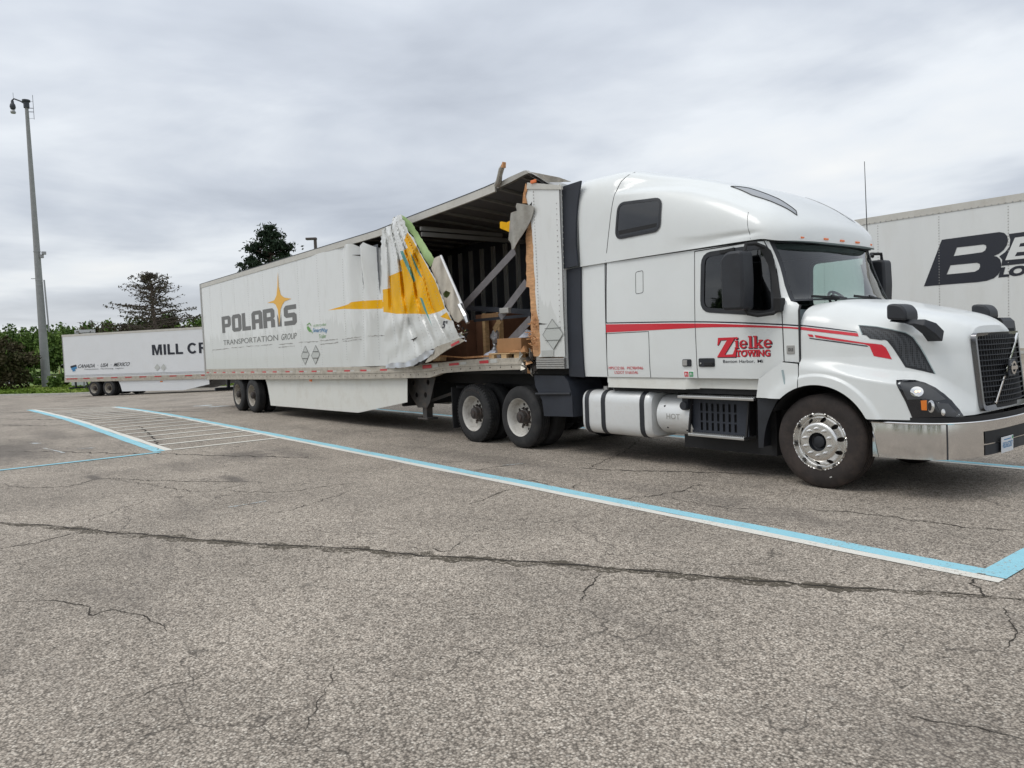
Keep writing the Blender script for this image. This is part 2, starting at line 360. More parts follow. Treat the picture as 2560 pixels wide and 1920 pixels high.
        if bevel:
            md = o.modifiers.new('bevel', 'BEVEL'); md.width = bevel; md.segments = 2; md.limit_method = 'ANGLE'; md.angle_limit = radians(40)
        if parent is not None: adopt(o, parent)
        return o
def sharp(me, angle):
    me.shade_smooth(); me.set_sharp_from_angle(angle=radians(angle))
WM = {}
def wmat(o):
    m = Matrix.LocRotScale(o.location, o.rotation_euler, o.scale)
    return wmat(o.parent) @ o.matrix_parent_inverse @ m if o.parent else m
def adopt(o, p): o.parent = p; o.matrix_parent_inverse = wmat(p).inverted()
def tag(o, label=None, cat=None, group=None, kind=None):
    if label: o['label'] = label
    if cat: o['category'] = cat
    if group: o['group'] = group
    if kind: o['kind'] = kind
    return o
def thing(name, loc, label, cat, group=None):
    o = bpy.data.objects.new(name, None); COL.objects.link(o); o.location = loc; o.empty_display_size = .3
    return tag(o, label, cat, group)
def inpoly(x, y, P):
    r = False; j = len(P)-1
    for i in range(len(P)):
        a, b = P[i], P[j]
        if (a[1] > y) != (b[1] > y) and x < (b[0]-a[0])*(y-a[1])/(b[1]-a[1])+a[0]: r = not r
        j = i
    return r
def dense(P, step, closed=True):
    out = []
    for i in range(len(P) if closed else len(P)-1):
        a, b = P[i], P[(i+1) % len(P)]; n = max(1, int(math.hypot(b[0]-a[0], b[1]-a[1])/step+.5))
        out += [(a[0]+(b[0]-a[0])*k/n, a[1]+(b[1]-a[1])*k/n) for k in range(n)]
    if not closed: out.append(P[-1])
    return out
def smoothpoly(P, n=5, closed=True):
    out = []; m = len(P)
    for i in range(m if closed else m-1):
        p0, p1, p2, p3 = (P[(i-1) % m], P[i], P[(i+1) % m], P[(i+2) % m]) if closed else (P[max(i-1, 0)], P[i], P[i+1], P[min(i+2, m-1)])
        for k in range(n):
            t = k/n
            out.append(tuple(.5*((2*p1[q])+(-p0[q]+p2[q])*t+(2*p0[q]-5*p1[q]+4*p2[q]-p3[q])*t*t+(-p0[q]+3*p1[q]-3*p2[q]+p3[q])*t**3) for q in range(len(P[0]))))
    if not closed: out.append(tuple(P[-1]))
    return out
def rounded(P, r, n=4):
    out = []; m = len(P)
    for i in range(m):
        a, b, c = Vector(P[i-1]), Vector(P[i]), Vector(P[(i+1) % m])
        d1 = (a-b); d2 = (c-b); k = min(r, d1.length*.45, d2.length*.45)
        p, q = b+d1.normalized()*k, b+d2.normalized()*k
        for j in range(n+1):
            t = j/n; v = p*(1-t)**2+b*2*t*(1-t)+q*t*t; out.append((v.x, v.y))
    return out
def panel(name, outline, fn, mats, parent=None, step=.2, holes=(), zones=(), solid=0, smooth=True, angle=50, lines=(), build=True, jitter=0.0, mb=None):
    """fill a 2-D outline (less holes) with triangles, map every vertex through fn to 3-D; zones = [(polygon, material index)]"""
    pts = []; edges = []
    def loop(P, closed=True):
        o = len(pts); Q = dense(P, step, closed); pts.extend(Q)
        n = len(Q); edges.extend([(o+i, o+(i+1) % n) for i in range(n if closed else n-1)])
    loop(outline)
    for h in holes: loop(h)
    for zp, _ in zones: loop(zp)
    for l in lines: loop(l, False)
    xs = [p[0] for p in outline]; ys = [p[1] for p in outline]
    if step < 1e3:
        nx = int((max(xs)-min(xs))/step); ny = int((max(ys)-min(ys))/step)
        for i in range(1, nx+1):
            for j in range(1, ny+1):
                x = min(xs)+(i-.5*(j % 2)*.5)*step; y = min(ys)+j*step
                if inpoly(x, y, outline): pts.append((x+random.uniform(-1, 1)*jitter*step, y+random.uniform(-1, 1)*jitter*step))
    r = delaunay_2d_cdt([Vector(p) for p in pts], edges, [], 0, 1e-7)
    V = r[0]; mbx = mb or MB(); fs = []; ms = []
    for t in r[2]:
        cx = sum(V[i][0] for i in t)/3; cy = sum(V[i][1] for i in t)/3
        if not inpoly(cx, cy, outline) or any(inpoly(cx, cy, h) for h in holes): continue
        k = 0
        for zp, mi in zones:
            if inpoly(cx, cy, zp): k = mi
        fs.append(tuple(t)); ms.append(k)
    used = sorted({i for f in fs for i in f}); ix = {u: i for i, u in enumerate(used)}
    o = len(mbx.v); mbx.v += [tuple(fn(V[i][0], V[i][1])) for i in used]
    mbx.f += [tuple(ix[i]+o for i in f) for f in fs]; mbx.m += ms
    if not build: return mbx
    return mbx.build(name, mats, parent, smooth, solid=solid, angle=angle, recalc=True)
def text_polys(txt, bold=0.0, shear=0.0, space=1.0):
    c = bpy.data.curves.new('t', 'FONT'); c.body = txt; c.offset = bold; c.shear = shear; c.space_character = space
    c.fill_mode = 'FRONT'; c.dimensions = '2D'; c.resolution_u = 4
    o = bpy.data.objects.new('t', c); COL.objects.link(o); dg = bpy.context.evaluated_depsgraph_get()
    me = o.evaluated_get(dg).to_mesh()
    v = [(p.co.x, p.co.y) for p in me.vertices]; f = [tuple(p.vertices) for p in me.polygons]
    o.evaluated_get(dg).to_mesh_clear(); bpy.data.objects.remove(o); bpy.data.curves.remove(c)
    x0 = min(a for a, b in v); x1 = max(a for a, b in v); y0 = min(b for a, b in v); y1 = max(b for a, b in v)
    return [((a-x0)/(x1-x0), (b-y0)/(y1-y0)) for a, b in v], f
def lettering(name, txt, fn, material, parent, bold=0.0, shear=0.0, space=1.0):
    """fn maps the unit box (0..1, 0..1) of the text to 3-D"""
    v, f = text_polys(txt, bold, shear, space)
    return MB().add([fn(a, b) for a, b in v], f).build(name, material, parent, recalc=False)
def polyset(name, polys, fn, material, parent, step=1e9):
    mb = MB()
    for P in polys:
        P, H = P if isinstance(P, tuple) and isinstance(P[0], list) else (P, [])
        panel(name, P, fn, material, step=step, holes=H, build=False, mb=mb)
    return mb.build(name, material, parent, recalc=False)
def copy_tree(o, parent=None, shift=None):
    c = o.copy(); COL.objects.link(c)
    if parent is not None: c.parent = parent
    for ch in list(o.children): copy_tree(ch, c)
    return c
def noise1(seed):
    r = random.Random(seed); ph = [(r.uniform(.5, 1.5)*2**k, r.uniform(0, 6.28), .6**k) for k in range(6)]
    return lambda t: sum(a*sin(f*t+p) for f, p, a in ph)

# ------------------------------------------------------------------ ground
KD = Vector((.8589, .5121, 0)); KN = Vector((-.5121, .8589, 0))     # kerb direction and its far-side normal
K0 = gnd(105, 988); K0.z = 0
def kn(a, b): return K0+KD*a+KN*b
g = MB().add([(1200*cos(2*pi*k/64), 1200*sin(2*pi*k/64), -1.6) for k in range(64)], [tuple(range(64))])
tag(g.build('ground', 'grass'), kind='structure')
def strip_sheet(b0, b1, dz, a0=-160, a1=140, na=100, nb=4):
    def fn(u, v):
        p = kn(a0+(a1-a0)*u, b0+(b1-b0)*v); return (p.x, p.y, zt(p.x)+dz)
    return MB().grid(fn, na, nb)
lot = strip_sheet(-110, 0, 0, -120, 150, 135, 55).build('parking_lot', 'asphalt', smooth=True, angle=180)
tag(lot, kind='structure')
kb = MB()
for b0, b1, z0, z1 in ((0, .16, -.1, .13),):
    def kfn(u, v):
        prof = [(b0, z0), (b0+.02, z1-.02), (b0+.04, z1), (b1, z1), (b1, z0)]
        k = min(int(v*4+.001), 4); p = kn(-120+270*u, prof[k][0]); return (p.x, p.y, zt(p.x)+prof[k][1])
    kb.grid(kfn, 90, 4)
tag(kb.build('kerb', 'kerb'), kind='structure')
tag(strip_sheet(.16, 160, .10, -160, 180, 90, 40).build('grass_verge', 'grass', smooth=True, angle=180), kind='structure')
def rdist(py):
    p = gnd(60, py); return (p-K0).dot(KN)
rb = [rdist(960), rdist(952), rdist(947.2), rdist(945)]
tag(strip_sheet(rb[0], rb[1], .112, -160, 180, 90, 3).build('road', 'road'), kind='structure')
tag(strip_sheet(rb[2], rb[3], .114, -160, 180, 90, 3).build('far_road', 'road'), kind='structure')

# painted lines: sheets 4 mm and 8 mm above the asphalt
def line(pts, w_, m, z=.004, wob=.006, name='painted_line', hold=0.0):
    mb = MB(); D = dense(pts, .35, False); n = len(D); nz = noise1(len(pts)*7+int(abs(pts[0][0]*31)))
    vs = []
    for i, p in enumerate(D):
        a, b = D[max(i-1, 0)], D[min(i+1, n-1)]; d = Vector((b[0]-a[0], b[1]-a[1])).normalized(); q = Vector((-d.y, d.x))
        for s in (-1, 1):
            k = s*w_/2+wob*nz(i*.9+s*3); vs.append((p[0]+q.x*k, p[1]+q.y*k, zt(p[0])+z))
    mb.add(vs, [(2*i, 2*i+1, 2*i+3, 2*i+2) for i in range(n-1)])
    return mb.build(name, m, lot)
YB = -1.72
line([(-32.2, YB), (-1.95, YB-.09)], .16, 'line_blue', .004)
line([(-32.2, YB-.14), (-1.86, YB-.225)], .11, 'line_white', .0045)
line([(-1.94, YB-.17), (-1.94, 2.7)], .17, 'line_blue', .0085)
line([(-35.9, -4.24), (-14.6, -4.18)], .19, 'line_blue', .004)
line([(-35.9, -4.085), (-14.6, -4.02)], .13, 'line_white', .0045)
line([(-14.42, -4.2), (-14.40, -5.4), (-14.38, -6.6), (-14.3, -12)], .13, 'line_blue', .0085)
for k in range(18):
    x = -14.62-1.02*k-.01*k
    line([(x, -3.94), (x-.03*sin(k), -1.84)], .12, 'line_thin', .008, .008)
line([(-36, -4.0), (-32.2, YB)], .09, 'line_thin', .009)
line([(-26, 2.62), (-1.95, 2.68)], .13, 'line_blue', .004)
line([(-26, 2.50), (-1.95, 2.56)], .10, 'line_white', .0045)
line([(-26, 8.0), (3, 8.0)], .13, 'line_blue', .004)
a, b = gnd(573, 1269), gnd(665, 1253)
line([(a.x, a.y), (b.x, b.y)], .055, 'line_faded', .004, .012, 'paint_remnant')
for (p0, p1, wd) in (((483, 1016), (530, 1013), .5), ((520, 1018), (568, 1014), .5), ((108, 1120), (160, 1133), .05), ((195, 1122), (234, 1120), .12), ((78, 1108), (100, 1109), .12), ((1320, 1158), (1255, 1164), .05)):
    a, b = gnd(*p0), gnd(*p1); line([(a.x, a.y), (b.x, b.y)], wd, 'line_faded', .0042, .015, 'paint_remnant')
# cracks: traced on the photograph, laid on the ground as thin jagged dark ribbons
def crack(px, w_, m='crack', z=.003, amp=.02, seed=0, name='crack'):
    P = [gnd(a*1.15732, b*1.15732) for a, b in px]; P = [(p.x, p.y) for p in P]; P = smoothpoly(P, 6, False)
    ln = sum(math.hypot(P[i+1][0]-P[i][0], P[i+1][1]-P[i][1]) for i in range(len(P)-1))
    D = dense(P, max(.025, ln/260), False); n = len(D); rr = random.Random(seed+len(px)); vs = []
    n1, n2, n3 = noise1(seed+1), noise1(seed+2), noise1(seed+3)
    for i, p in enumerate(D):
        a, b = D[max(i-1, 0)], D[min(i+1, n-1)]; d = Vector((b[0]-a[0], b[1]-a[1])).normalized(); q = Vector((-d.y, d.x))
        off = amp*n1(i*.35)+amp*.5*rr.uniform(-1, 1); t = i/(n-1); ta = min(1, 6*t+.15, 6*(1-t)+.15)
        for s, nn in ((-1, n2), (1, n3)):
            k = off+s*max(.0015, w_*ta*(.5+.28*nn(i*.5)+.2*rr.uniform(-1, 1))); vs.append((p[0]+q.x*k, p[1]+q.y*k, zt(p[0])+z))
    return MB().add(vs, [(2*i, 2*i+1, 2*i+3, 2*i+2) for i in range(n-1)]).build(name, m, lot, recalc=False)
big = [(-40, 1127), (0, 1131), (120, 1139), (240, 1152), (350, 1160), (480, 1172), (600, 1180), (760, 1187), (900, 1201), (1100, 1213), (1300, 1228), (1500, 1245), (1700, 1262), (1900, 1276), (2100, 1287), (2260, 1302)]
crack(big, .12, 'crack_dirt', .002, .006, 5, 'sealed_crack'); crack([(x, y-2.0) for x, y in big], .022, 'crack', .004, .009, 6, 'sealed_crack')
crack([(0, 976), (120, 976), (230, 979), (340, 980), (420, 983), (560, 986), (700, 990)], .03, 'crack', .003, .03, 8)
small = [
 ([(0, 1048), (70, 1054), (150, 1050), (220, 1034), (300, 1037), (420, 1040), (520, 1041), (600, 1044)], .011),
 ([(240, 1036), (330, 1048), (420, 1062), (470, 1058), (560, 1040)], .007), ([(500, 1062), (610, 1063), (700, 1051), (790, 1040)], .009),
 ([(0, 1185), (60, 1176), (130, 1160), (180, 1146)], .010), ([(180, 1128), (260, 1100), (320, 1080)], .006),
 ([(0, 1302), (110, 1298), (190, 1312), (200, 1330), (250, 1318), (330, 1340), (360, 1365)], .012),
 ([(560, 1115), (640, 1098), (760, 1060)], .006), ([(1290, 1240), (1270, 1270), (1262, 1300)], .007),
 ([(1010, 1021), (1070, 1009), (1150, 1000)], .008), ([(1000, 1090), (1045, 1080), (1085, 1062), (1150, 1052), (1200, 1040)], .008),
 ([(850, 998), (930, 1003), (1010, 996), (1100, 1004)], .007), ([(1050, 1038), (1120, 1035), (1190, 1050), (1200, 1066), (1260, 1040)], .007),
 ([(1240, 1010), (1330, 1016), (1500, 1020), (1650, 1025)], .018), ([(1270, 1012), (1310, 993), (1325, 985)], .008),
 ([(1330, 1080), (1420, 1070), (1480, 1058), (1510, 1045)], .009), ([(1420, 1070), (1560, 1096), (1700, 1098)], .006),
 ([(1720, 1100), (1850, 1108), (1960, 1122), (2100, 1140), (2230, 1149)], .009), ([(2100, 1250), (2112, 1270), (2122, 1290)], .010),
 ([(1960, 1548), (2040, 1560), (2120, 1575), (2230, 1602)], .010), ([(0, 905), (200, 907), (500, 900)], .04), ([(0, 918), (90, 920), (180, 915)], .03),
 ([(820, 890), (960, 897), (1100, 900), (1300, 905)], .02), ([(0, 890), (150, 893), (300, 890), (460, 889)], .05),
 ([(640, 1600), (700, 1500), (720, 1440)], .006), ([(250, 1530), (330, 1490), (420, 1470), (470, 1440)], .006), ([(880, 1180), (960, 1190), (1000, 1170)], .006),
 ([(2170, 1310), (2190, 1360), (2180, 1400)], .010), ([(1400, 905), (1380, 950), (1310, 1000)], .007), ([(300, 920), (330, 945), (345, 975)], .02)]
for k, (p, wd) in enumerate(small):
    near = p[0][1] > 1290
    crack(p, wd*(.62 if near else 1.35), 'crack', .0030+.00004*k, .009 if near else .018, 20+k)
# ------------------------------------------------------------------ wheels
YC = 1.295
def tyre_mb(c, r, w_, s, ri=.298, tread=True):
    """c = centre of the outer face; s=+1 when the wheel reaches towards +Y"""
    pr = [(ri, .03), (ri+.012, .004), (ri+.05, -.004), (ri+.11, -.008), (r-.075, -.002), (r-.045, .006), (r-.022, .022), (r-.006, .036), (r, .052)]
    mid = []
    if tread:
        for k in range(4):
            y = .052+(w_-.104)*(k+.5)/4; mid += [(r, y-.008), (r-.014, y-.006), (r-.014, y+.006), (r, y+.008)]
    prof = pr+mid+[(a, w_-b) for a, b in reversed(pr)]
    return MB().lathe([(a, s*b) for a, b in prof], c, 72)
def nut(mb, c, s, r=.019, h=.05, mi=0):
    mb.lathe([(0, -s*h), (r*.55, -s*h*.95), (r*.6, -s*h*.55), (r, -s*h*.5), (r*1.15, 0), (r*1.3, 0)], c, 10, mi)
def steer_wheel(x, yface, s, parent):
    c = (x, yface, .51)
    # disc with ten hand holes
    prof = pchip([(.10, -.035), (.19, -.030), (.205, -.022), (.225, .012), (.245, .04), (.262, .052), (.275, .05), (.285, .03), (.296, .004), (.306, -.006), (.312, .004)])
    R_ = .312; N_ = 60
    outl = [(R_*cos(2*pi*k/N_), R_*sin(2*pi*k/N_)) for k in range(N_)]
    hl = [[(.102*cos(2*pi*k/36), .102*sin(2*pi*k/36)) for k in range(36)]]
    for k in range(10):
        a = 2*pi*(k+.25)/10; hl.append([(.236*cos(a)+.026*cos(2*pi*j/14), .236*sin(a)+.026*sin(2*pi*j/14)) for j in range(14)])
    rim = panel('wheel', outl, lambda u, v: (c[0]+u, c[1]+s*prof(math.hypot(u, v)), c[2]+v), 'steel_polish', parent, .011, hl, solid=.006, angle=180)
    tyre_mb(c, .51, .285, s, .300).build('tyre', 'tyre_brown', rim, smooth=True, angle=30)
    MB().lathe([(.306, s*.0), (.30, s*.06), (.28, s*.12), (.28, s*.2)], c, 48).lathe([(.29, s*.075), (.0, s*.085)], c, 48).build('rim_barrel', 'hub', rim, smooth=True)
    MB().lathe([(.10, s*-.03), (.098, s*.02), (.07, s*.03), (.062, s*-.005), (.05, s*-.012), (0, s*-.012)], c, 32).build('hub', 'black_plastic', rim, smooth=True)
    for k in range(10):
        a = 2*pi*(k+.5)/10+.05; n_ = MB(); nut(n_, (c[0]+.145*cos(a), c[1]-s*.03, c[2]+.145*sin(a)), s, .017, .055); n_.build('lug_nut', 'chrome', rim, smooth=True)
    MB().bar((c[0]+.12, c[1]-s*.009, c[2]-.375), (c[0]+.142, c[1]-s*.009, c[2]-.365), .006, .012).build('tyre_tag', 'tape_white', rim)
    return rim
def drive_wheel(x, yface, s, parent, rimmat='rim_white', tm='tyre', deep=.15, axle=True, r=.505, dual=True, holes=8, lugs=False):
    c = (x, yface, r)
    rim = MB().lathe([(.295, s*.03), (.306, s*.0), (.312, s*-.004), (.302, s*.004), (.292, s*.03), (.282, s*.05), (.272, s*(deep-.03)), (.255, s*deep), (.16, s*(deep+.01)), (.14, s*(deep-.012)), (.09, s*(deep-.012))], c, 48).build('wheel', rimmat, parent, smooth=True, angle=35)
    tyre_mb(c, r, .26, s, .298).build('tyre', tm, rim, smooth=True, angle=30)
    hm = MB().lathe([(.125, s*(deep-.01)), (.12, s*(deep-.05)), (.105, s*(deep-.06)), (.098, s*(deep-.13)), (.06, s*(deep-.14)), (.055, s*(deep-.16)), (0, s*(deep-.16))], c, 24)
    hm.build('hub', 'hub', rim, smooth=True, angle=35)
    for k in range(holes):
        a = 2*pi*(k+.3)/holes; MB().lathe([(0, -s*.004), (.022, -s*.003), (.024, s*.01)], (c[0]+.205*cos(a), c[1]+s*(deep+.003), c[2]+.205*sin(a)), 12).build('hand_hole', 'hub', rim)
    for k in range(10):
        a = 2*pi*k/10; n_ = MB(); nut(n_, (c[0]+.143*cos(a), c[1]+s*(deep-.012), c[2]+.143*sin(a)), s, .017, .045); n_.build('lug_nut', 'hub', rim)
    if lugs:
        m_ = MB()
        for k in range(54):
            a = 2*pi*k/54; da = .030; q = []
            for rr_, yy in ((r-.030, .004), (r+.006, .020), (r+.006, .075), (r-.030, .075)):
                for aa in (a-da, a+da): q.append((c[0]+rr_*cos(aa), c[1]+s*yy, c[2]+rr_*sin(aa)))
            m_.add(q, [(0, 1, 3, 2), (2, 3, 5, 4), (4, 5, 7, 6), (6, 7, 1, 0), (0, 2, 4, 6), (1, 7, 5, 3)])
        tag(m_.build('tread_lugs', tm, rim), kind='stuff')
        lettering('sidewall_letters', 'MICHELIN', lambda u, v: (c[0]-(.40+.045*v)*cos(radians(62+66*u)), c[1]-s*.0115, c[2]+(.40+.045*v)*sin(radians(62+66*u))), 'hub', rim, bold=.01)
    if dual: tyre_mb((x, yface+s*.34, r), r, .26, s, .298, False).build('inner_tyre', tm, rim, smooth=True, angle=30)
    return rim

# ------------------------------------------------------------------ the tractor
TR = thing('semi_tractor', (-6, YC, 0), 'white sleeper-cab semi tractor with red side stripe, hitched to the torn trailer', 'truck')
def Wcab(x, z):
    w_ = 1.23-.028*max(0, z-1.9)**1.5
    k = max(0, x+4.92)
    w_ -= (1.0*k*k+.10*sstep(-5.0, -4.8, x)*sstep(2.0, 2.5, z))*sstep(1.95, 2.12, z)
    w_ -= .012*sstep(1.35, 1.15, z)
    return w_
def NS(x, z, off=0.0, s=-1): return (x, YC+s*(Wcab(x, z)+off), z)
WS = [(-4.60, 2.04), (-4.645, 2.10), (-4.695, 2.22), (-4.77, 2.44), (-4.835, 2.62), (-4.88, 2.745)]
cab_out = [(-7.40, 1.18), (-4.98, 1.18), (-4.66, 1.38), (-4.468, 1.365), (-4.468, 1.98), (-4.53, 2.02)]+WS+[(-5.8, 2.765), (-7.36, 2.775)]
win = smoothpoly(rounded([(-5.735, 2.03), (-5.715, 2.66), (-4.90, 2.665), (-4.785, 1.955), (-4.90, 1.94)], .10, 4), 1)
def grow(P, d):
    c = Vector((sum(p[0] for p in P)/len(P), sum(p[1] for p in P)/len(P))); out = []
    for i in range(len(P)):
        a, b, e = Vector(P[i-1]), Vector(P[i]), Vector(P[(i+1) % len(P)])
        t = (e-a).normalized(); n_ = Vector((t.y, -t.x))
        if n_.dot(b-c) < 0: n_ = -n_
        q = b+n_*d; out.append((q.x, q.y))
    return out
for s in (-1, 1):
    panel('cab_side', cab_out, lambda x, z: NS(x, z, 0, s), 'white_paint', TR, .09, [win], solid=0)
    panel('window_frame', grow(win, .045), lambda x, z: NS(x, z, .006, s), 'black_plastic', TR, .09, [grow(win, -.012)], solid=0)
    panel('side_window', grow(win, .01), lambda x, z: NS(x, z, -.004, s), 'tint_glass' if s < 0 else 'screen_glass', TR, .2, solid=0)
    panel('door_liner', [(-6.25, 1.25), (-5.0, 1.25), (-4.72, 1.42), (-4.68, 1.98), (-4.74, 2.2), (-4.80, 2.42), (-4.87, 2.66), (-4.90, 2.72), (-6.25, 2.735)], lambda x, z: NS(x, z, -.05, s), 'liner_grey' if s < 0 else 'cab_dark', TR, .2, [grow(win, .015)])
    MB().grid(lambda u, v: NS(*grow(win, .003)[int(u*len(win)) % len(win)], -.055*v, s), len(win), 1).build('window_reveal', 'cab_dark', TR)
def seam(P, fn, r=.0045, closed=False, parent=TR, m='hood_seam', name='panel_gap'):
    Q = dense(P, .06, closed); Q = [fn(*q) for q in Q]
    if closed: Q.append(Q[0])
    return MB().tube(Q, r, 5, caps=False).build(name, m, parent)
ns0 = lambda x, z: NS(x, z, .0)
seam([(-5.86, 2.735), (-5.865, 1.9), (-5.85, 1.18)], ns0); seam([(-5.86, 2.735), (-4.92, 2.745), (-4.84, 2.54), (-4.675, 1.93), (-4.66, 1.38), (-4.98, 1.185)], ns0, .006)
seam([(-7.41, 1.785), (-6.62, 1.785), (-6.615, 1.18)], ns0); seam([(-7.40, 1.19), (-7.40, 2.77)], ns0, .006); seam([(-7.38, 2.77), (-5.81, 2.758), (-4.9, 2.748)], ns0, .006)
seam(rounded([(-6.83, 2.29), (-6.70, 2.30), (-6.70, 2.59), (-6.83, 2.58)], .03), ns0, .004, True, name='vent_flap_edge')
# stripes
def stripe(name, P, fn, m, step=.08): return panel(name, P, fn, m, TR, step)
def chain(top, bot): return top+bot[::-1]
S_t = pchip([(-7.40, 1.915), (-5.86, 1.855), (-4.66, 1.765), (-4.46, 1.745)]); S_b = pchip([(-7.40, 1.80), (-5.86, 1.80), (-4.66, 1.747), (-4.46, 1.725)])
S_k = pchip([(-7.40, 1.94), (-5.86, 1.882), (-4.66, 1.793), (-4.46, 1.772)])
xs = [-7.395+(7.395-4.472)*k/24 for k in range(25)]
nso = lambda o: (lambda x, z: NS(x, z, o))
stripe('red_stripe', chain([(x, S_t(x)) for x in xs], [(x, S_b(x)) for x in xs]), nso(.003), 'red')
stripe('navy_stripe', chain([(x, S_k(x)) for x in xs], [(x, S_k(x)-.016) for x in xs]), nso(.003), 'navy')
stripe('white_pinstripe', chain([(x, S_k(x)-.016) for x in xs], [(x, S_t(x)) for x in xs]), nso(.0025), 'pinstripe_white')
# door handle, sleeper latch, stickers, badge
def sidebox(name, x0, x1, z0, z1, d, m, par=TR, rr=.02, base=0.0):
    P = rounded([(x0, z0), (x1, z0), (x1, z1), (x0, z1)], rr); mb = MB(); n_ = len(P)
    a = [NS(x, z, base-.004) for x, z in P]; b = [NS(x, z, base+d) for x, z in P]
    mb.add(a+b, [tuple(range(n_, 2*n_))]+[(i, (i+1) % n_, n_+(i+1) % n_, n_+i) for i in range(n_)])
    return mb.build(name, m, par, bevel=.003)
dh = sidebox('door_handle', -5.82, -5.585, 1.32, 1.425, .012, 'black_plastic')
sidebox('handle_grip', -5.73, -5.60, 1.335, 1.375, .012, 'frame_black', dh, .01, .012); sidebox('key_lock', -5.795, -5.775, 1.352, 1.372, .006, 'alu', dh, .01, .012)
lt = sidebox('locker_latch', -6.07, -5.935, 1.325, 1.415, .014, 'black_plastic'); sidebox('latch_pad', -6.06, -5.99, 1.335, 1.405, .008, 'alu_dull', lt, .01, .014)
st = sidebox('sticker', -6.065, -5.905, 1.185, 1.27, .004, 'pinstripe_white', TR, .01)
sidebox('sticker_field', -6.055, -5.99, 1.195, 1.26, .002, 'red', st, .005, .004); mat('sticker_green', (.02, .30, .10), .4)
sidebox('sticker_field', -5.98, -5.915, 1.195, 1.26, .002, 'sticker_green', st, .005, .004)
def boxtext(name, txt, x0, x1, z0, z1, m, par=TR, off=.004, **k):
    return lettering(name, txt, lambda a, b: NS(x0+(x1-x0)*a, z0+(z1-z0)*b, off), m, par, **k)
boxtext('sticker_letters', 'F1', -6.04, -6.005, 1.21, 1.245, 'pinstripe_white', st, .0085, bold=.03); boxtext('sticker_letters', 'F1', -5.965, -5.93, 1.21, 1.245, 'pinstripe_white', st, .0085, bold=.03)
bd = sidebox('cowl_badge', -4.625, -4.53, 1.46, 1.555, .008, 'alu_dull', TR, .01); boxtext('badge_letters', 'D13', -4.60, -4.545, 1.49, 1.525, 'black_plastic', bd, .0125, bold=.01)
# sign writing on the door
def serif(ch, w_):
    """heavy serif letters as polygons on a box w_ wide, x-height 1"""
    def rect(a, b, c, d): return [(a, b), (c, b), (c, d), (a, d)]
    def ring(cx, cy, rx, ry, tx, ty, n=22):
        return ([(cx+rx*cos(2*pi*k/n), cy+ry*sin(2*pi*k/n)) for k in range(n)], [[(cx+(rx-tx)*cos(2*pi*k/n), cy+(ry-ty)*sin(2*pi*k/n)) for k in range(n)]])
    if ch == 'Z': return [[(0, 0), (1.0, 0), (1.06, .46), (.98, .46), (.84, .14), (.42, .12), (1.0, 1.0), (.08, 1.0), (.03, .62), (.10, .62), (.22, .86), (.56, .88)]]
    if ch == 'i': return [[(.04, 0), (.50, 0), (.50, .12), (.40, .14), (.40, .95), (.04, .95), (.04, .83), (.14, .80), (.14, .14), (.04, .12)], [(.27+.16*cos(2*pi*k/14), 1.22+.15*sin(2*pi*k/14)) for k in range(14)]]
    if ch == 'l': return [[(.02, 0), (.50, 0), (.50, .12), (.40, .14), (.40, 1.42), (.02, 1.42), (.02, 1.30), (.13, 1.27), (.13, .14), (.02, .12)]]
    if ch == 'e':
        n = 26; o = [(.42+.42*cos(a), .48+.5*sin(a)) for a in [(-.55+2*pi*k/n*.94) % (2*pi) for k in range(1)]]
        outer = [(.42+.42*cos(t), .48+.50*sin(t)) for t in [(-.62)-(5.05+.62)*0+k*0 for k in range(0)]]
        arc = [0+k*(2*pi-.62)/24 for k in range(25)]
        out_ = [(.42+.42*cos(t), .48+.50*sin(t)) for t in arc]; inn = [(.46+.22*cos(t), .47+.38*sin(t)) for t in arc]
        up = [t for t in arc if t <= pi]; lo = [t for t in arc if t >= pi]
        P1 = [(.42+.42*cos(t), .46+.52*sin(t)) for t in up]+[(.43+.19*cos(t), .54+.32*sin(t)) for t in up[::-1]]
        P2 = [(.42+.42*cos(t), .50+.50*sin(t)) for t in lo]+[(.48+.24*cos(t), .50+.34*sin(t)) for t in lo[::-1]]
        return [P1, P2, rect(.20, .44, .84, .56)]
    if ch == 'k': return [[(.02, 0), (.46, 0), (.46, .12), (.38, .14), (.38, 1.42), (.02, 1.42), (.02, 1.30), (.12, 1.27), (.12, .14), (.02, .12)], [(.38, .40), (.66, .82), (.54, .84), (.54, .95), (.98, .95), (.98, .84), (.86, .80), (.66, .56), (.94, .14), (1.02, .12), (1.02, 0), (.56, 0), (.56, .11), (.64, .13), (.50, .36), (.38, .22)]]
    return []
Zx0, Zx1 = -5.55, -5.16
door_txt = []
def place(polys, ox, oz, sx, sz):
    r = []
    for P in polys: r.append([(ox+x*sx, oz+y*sz) for x, y in P])
    return r
zpol = place(serif('Z', 1), -5.55, 1.435, .265, .232)
cx = -5.305
for ch, adv in (('i', .54), ('e', .92), ('l', .54), ('k', 1.05), ('e', .92)):
    zpol += place(serif(ch, 1), cx, 1.535, .128, .098); cx += adv*.128
polyset('sign_shadow', [[(x+.008, z-.007) for x, z in grow(P, .003)] for P in zpol], nso(.003), 'navy', TR)
polyset('sign_letters', zpol, nso(.0045), 'red', TR)
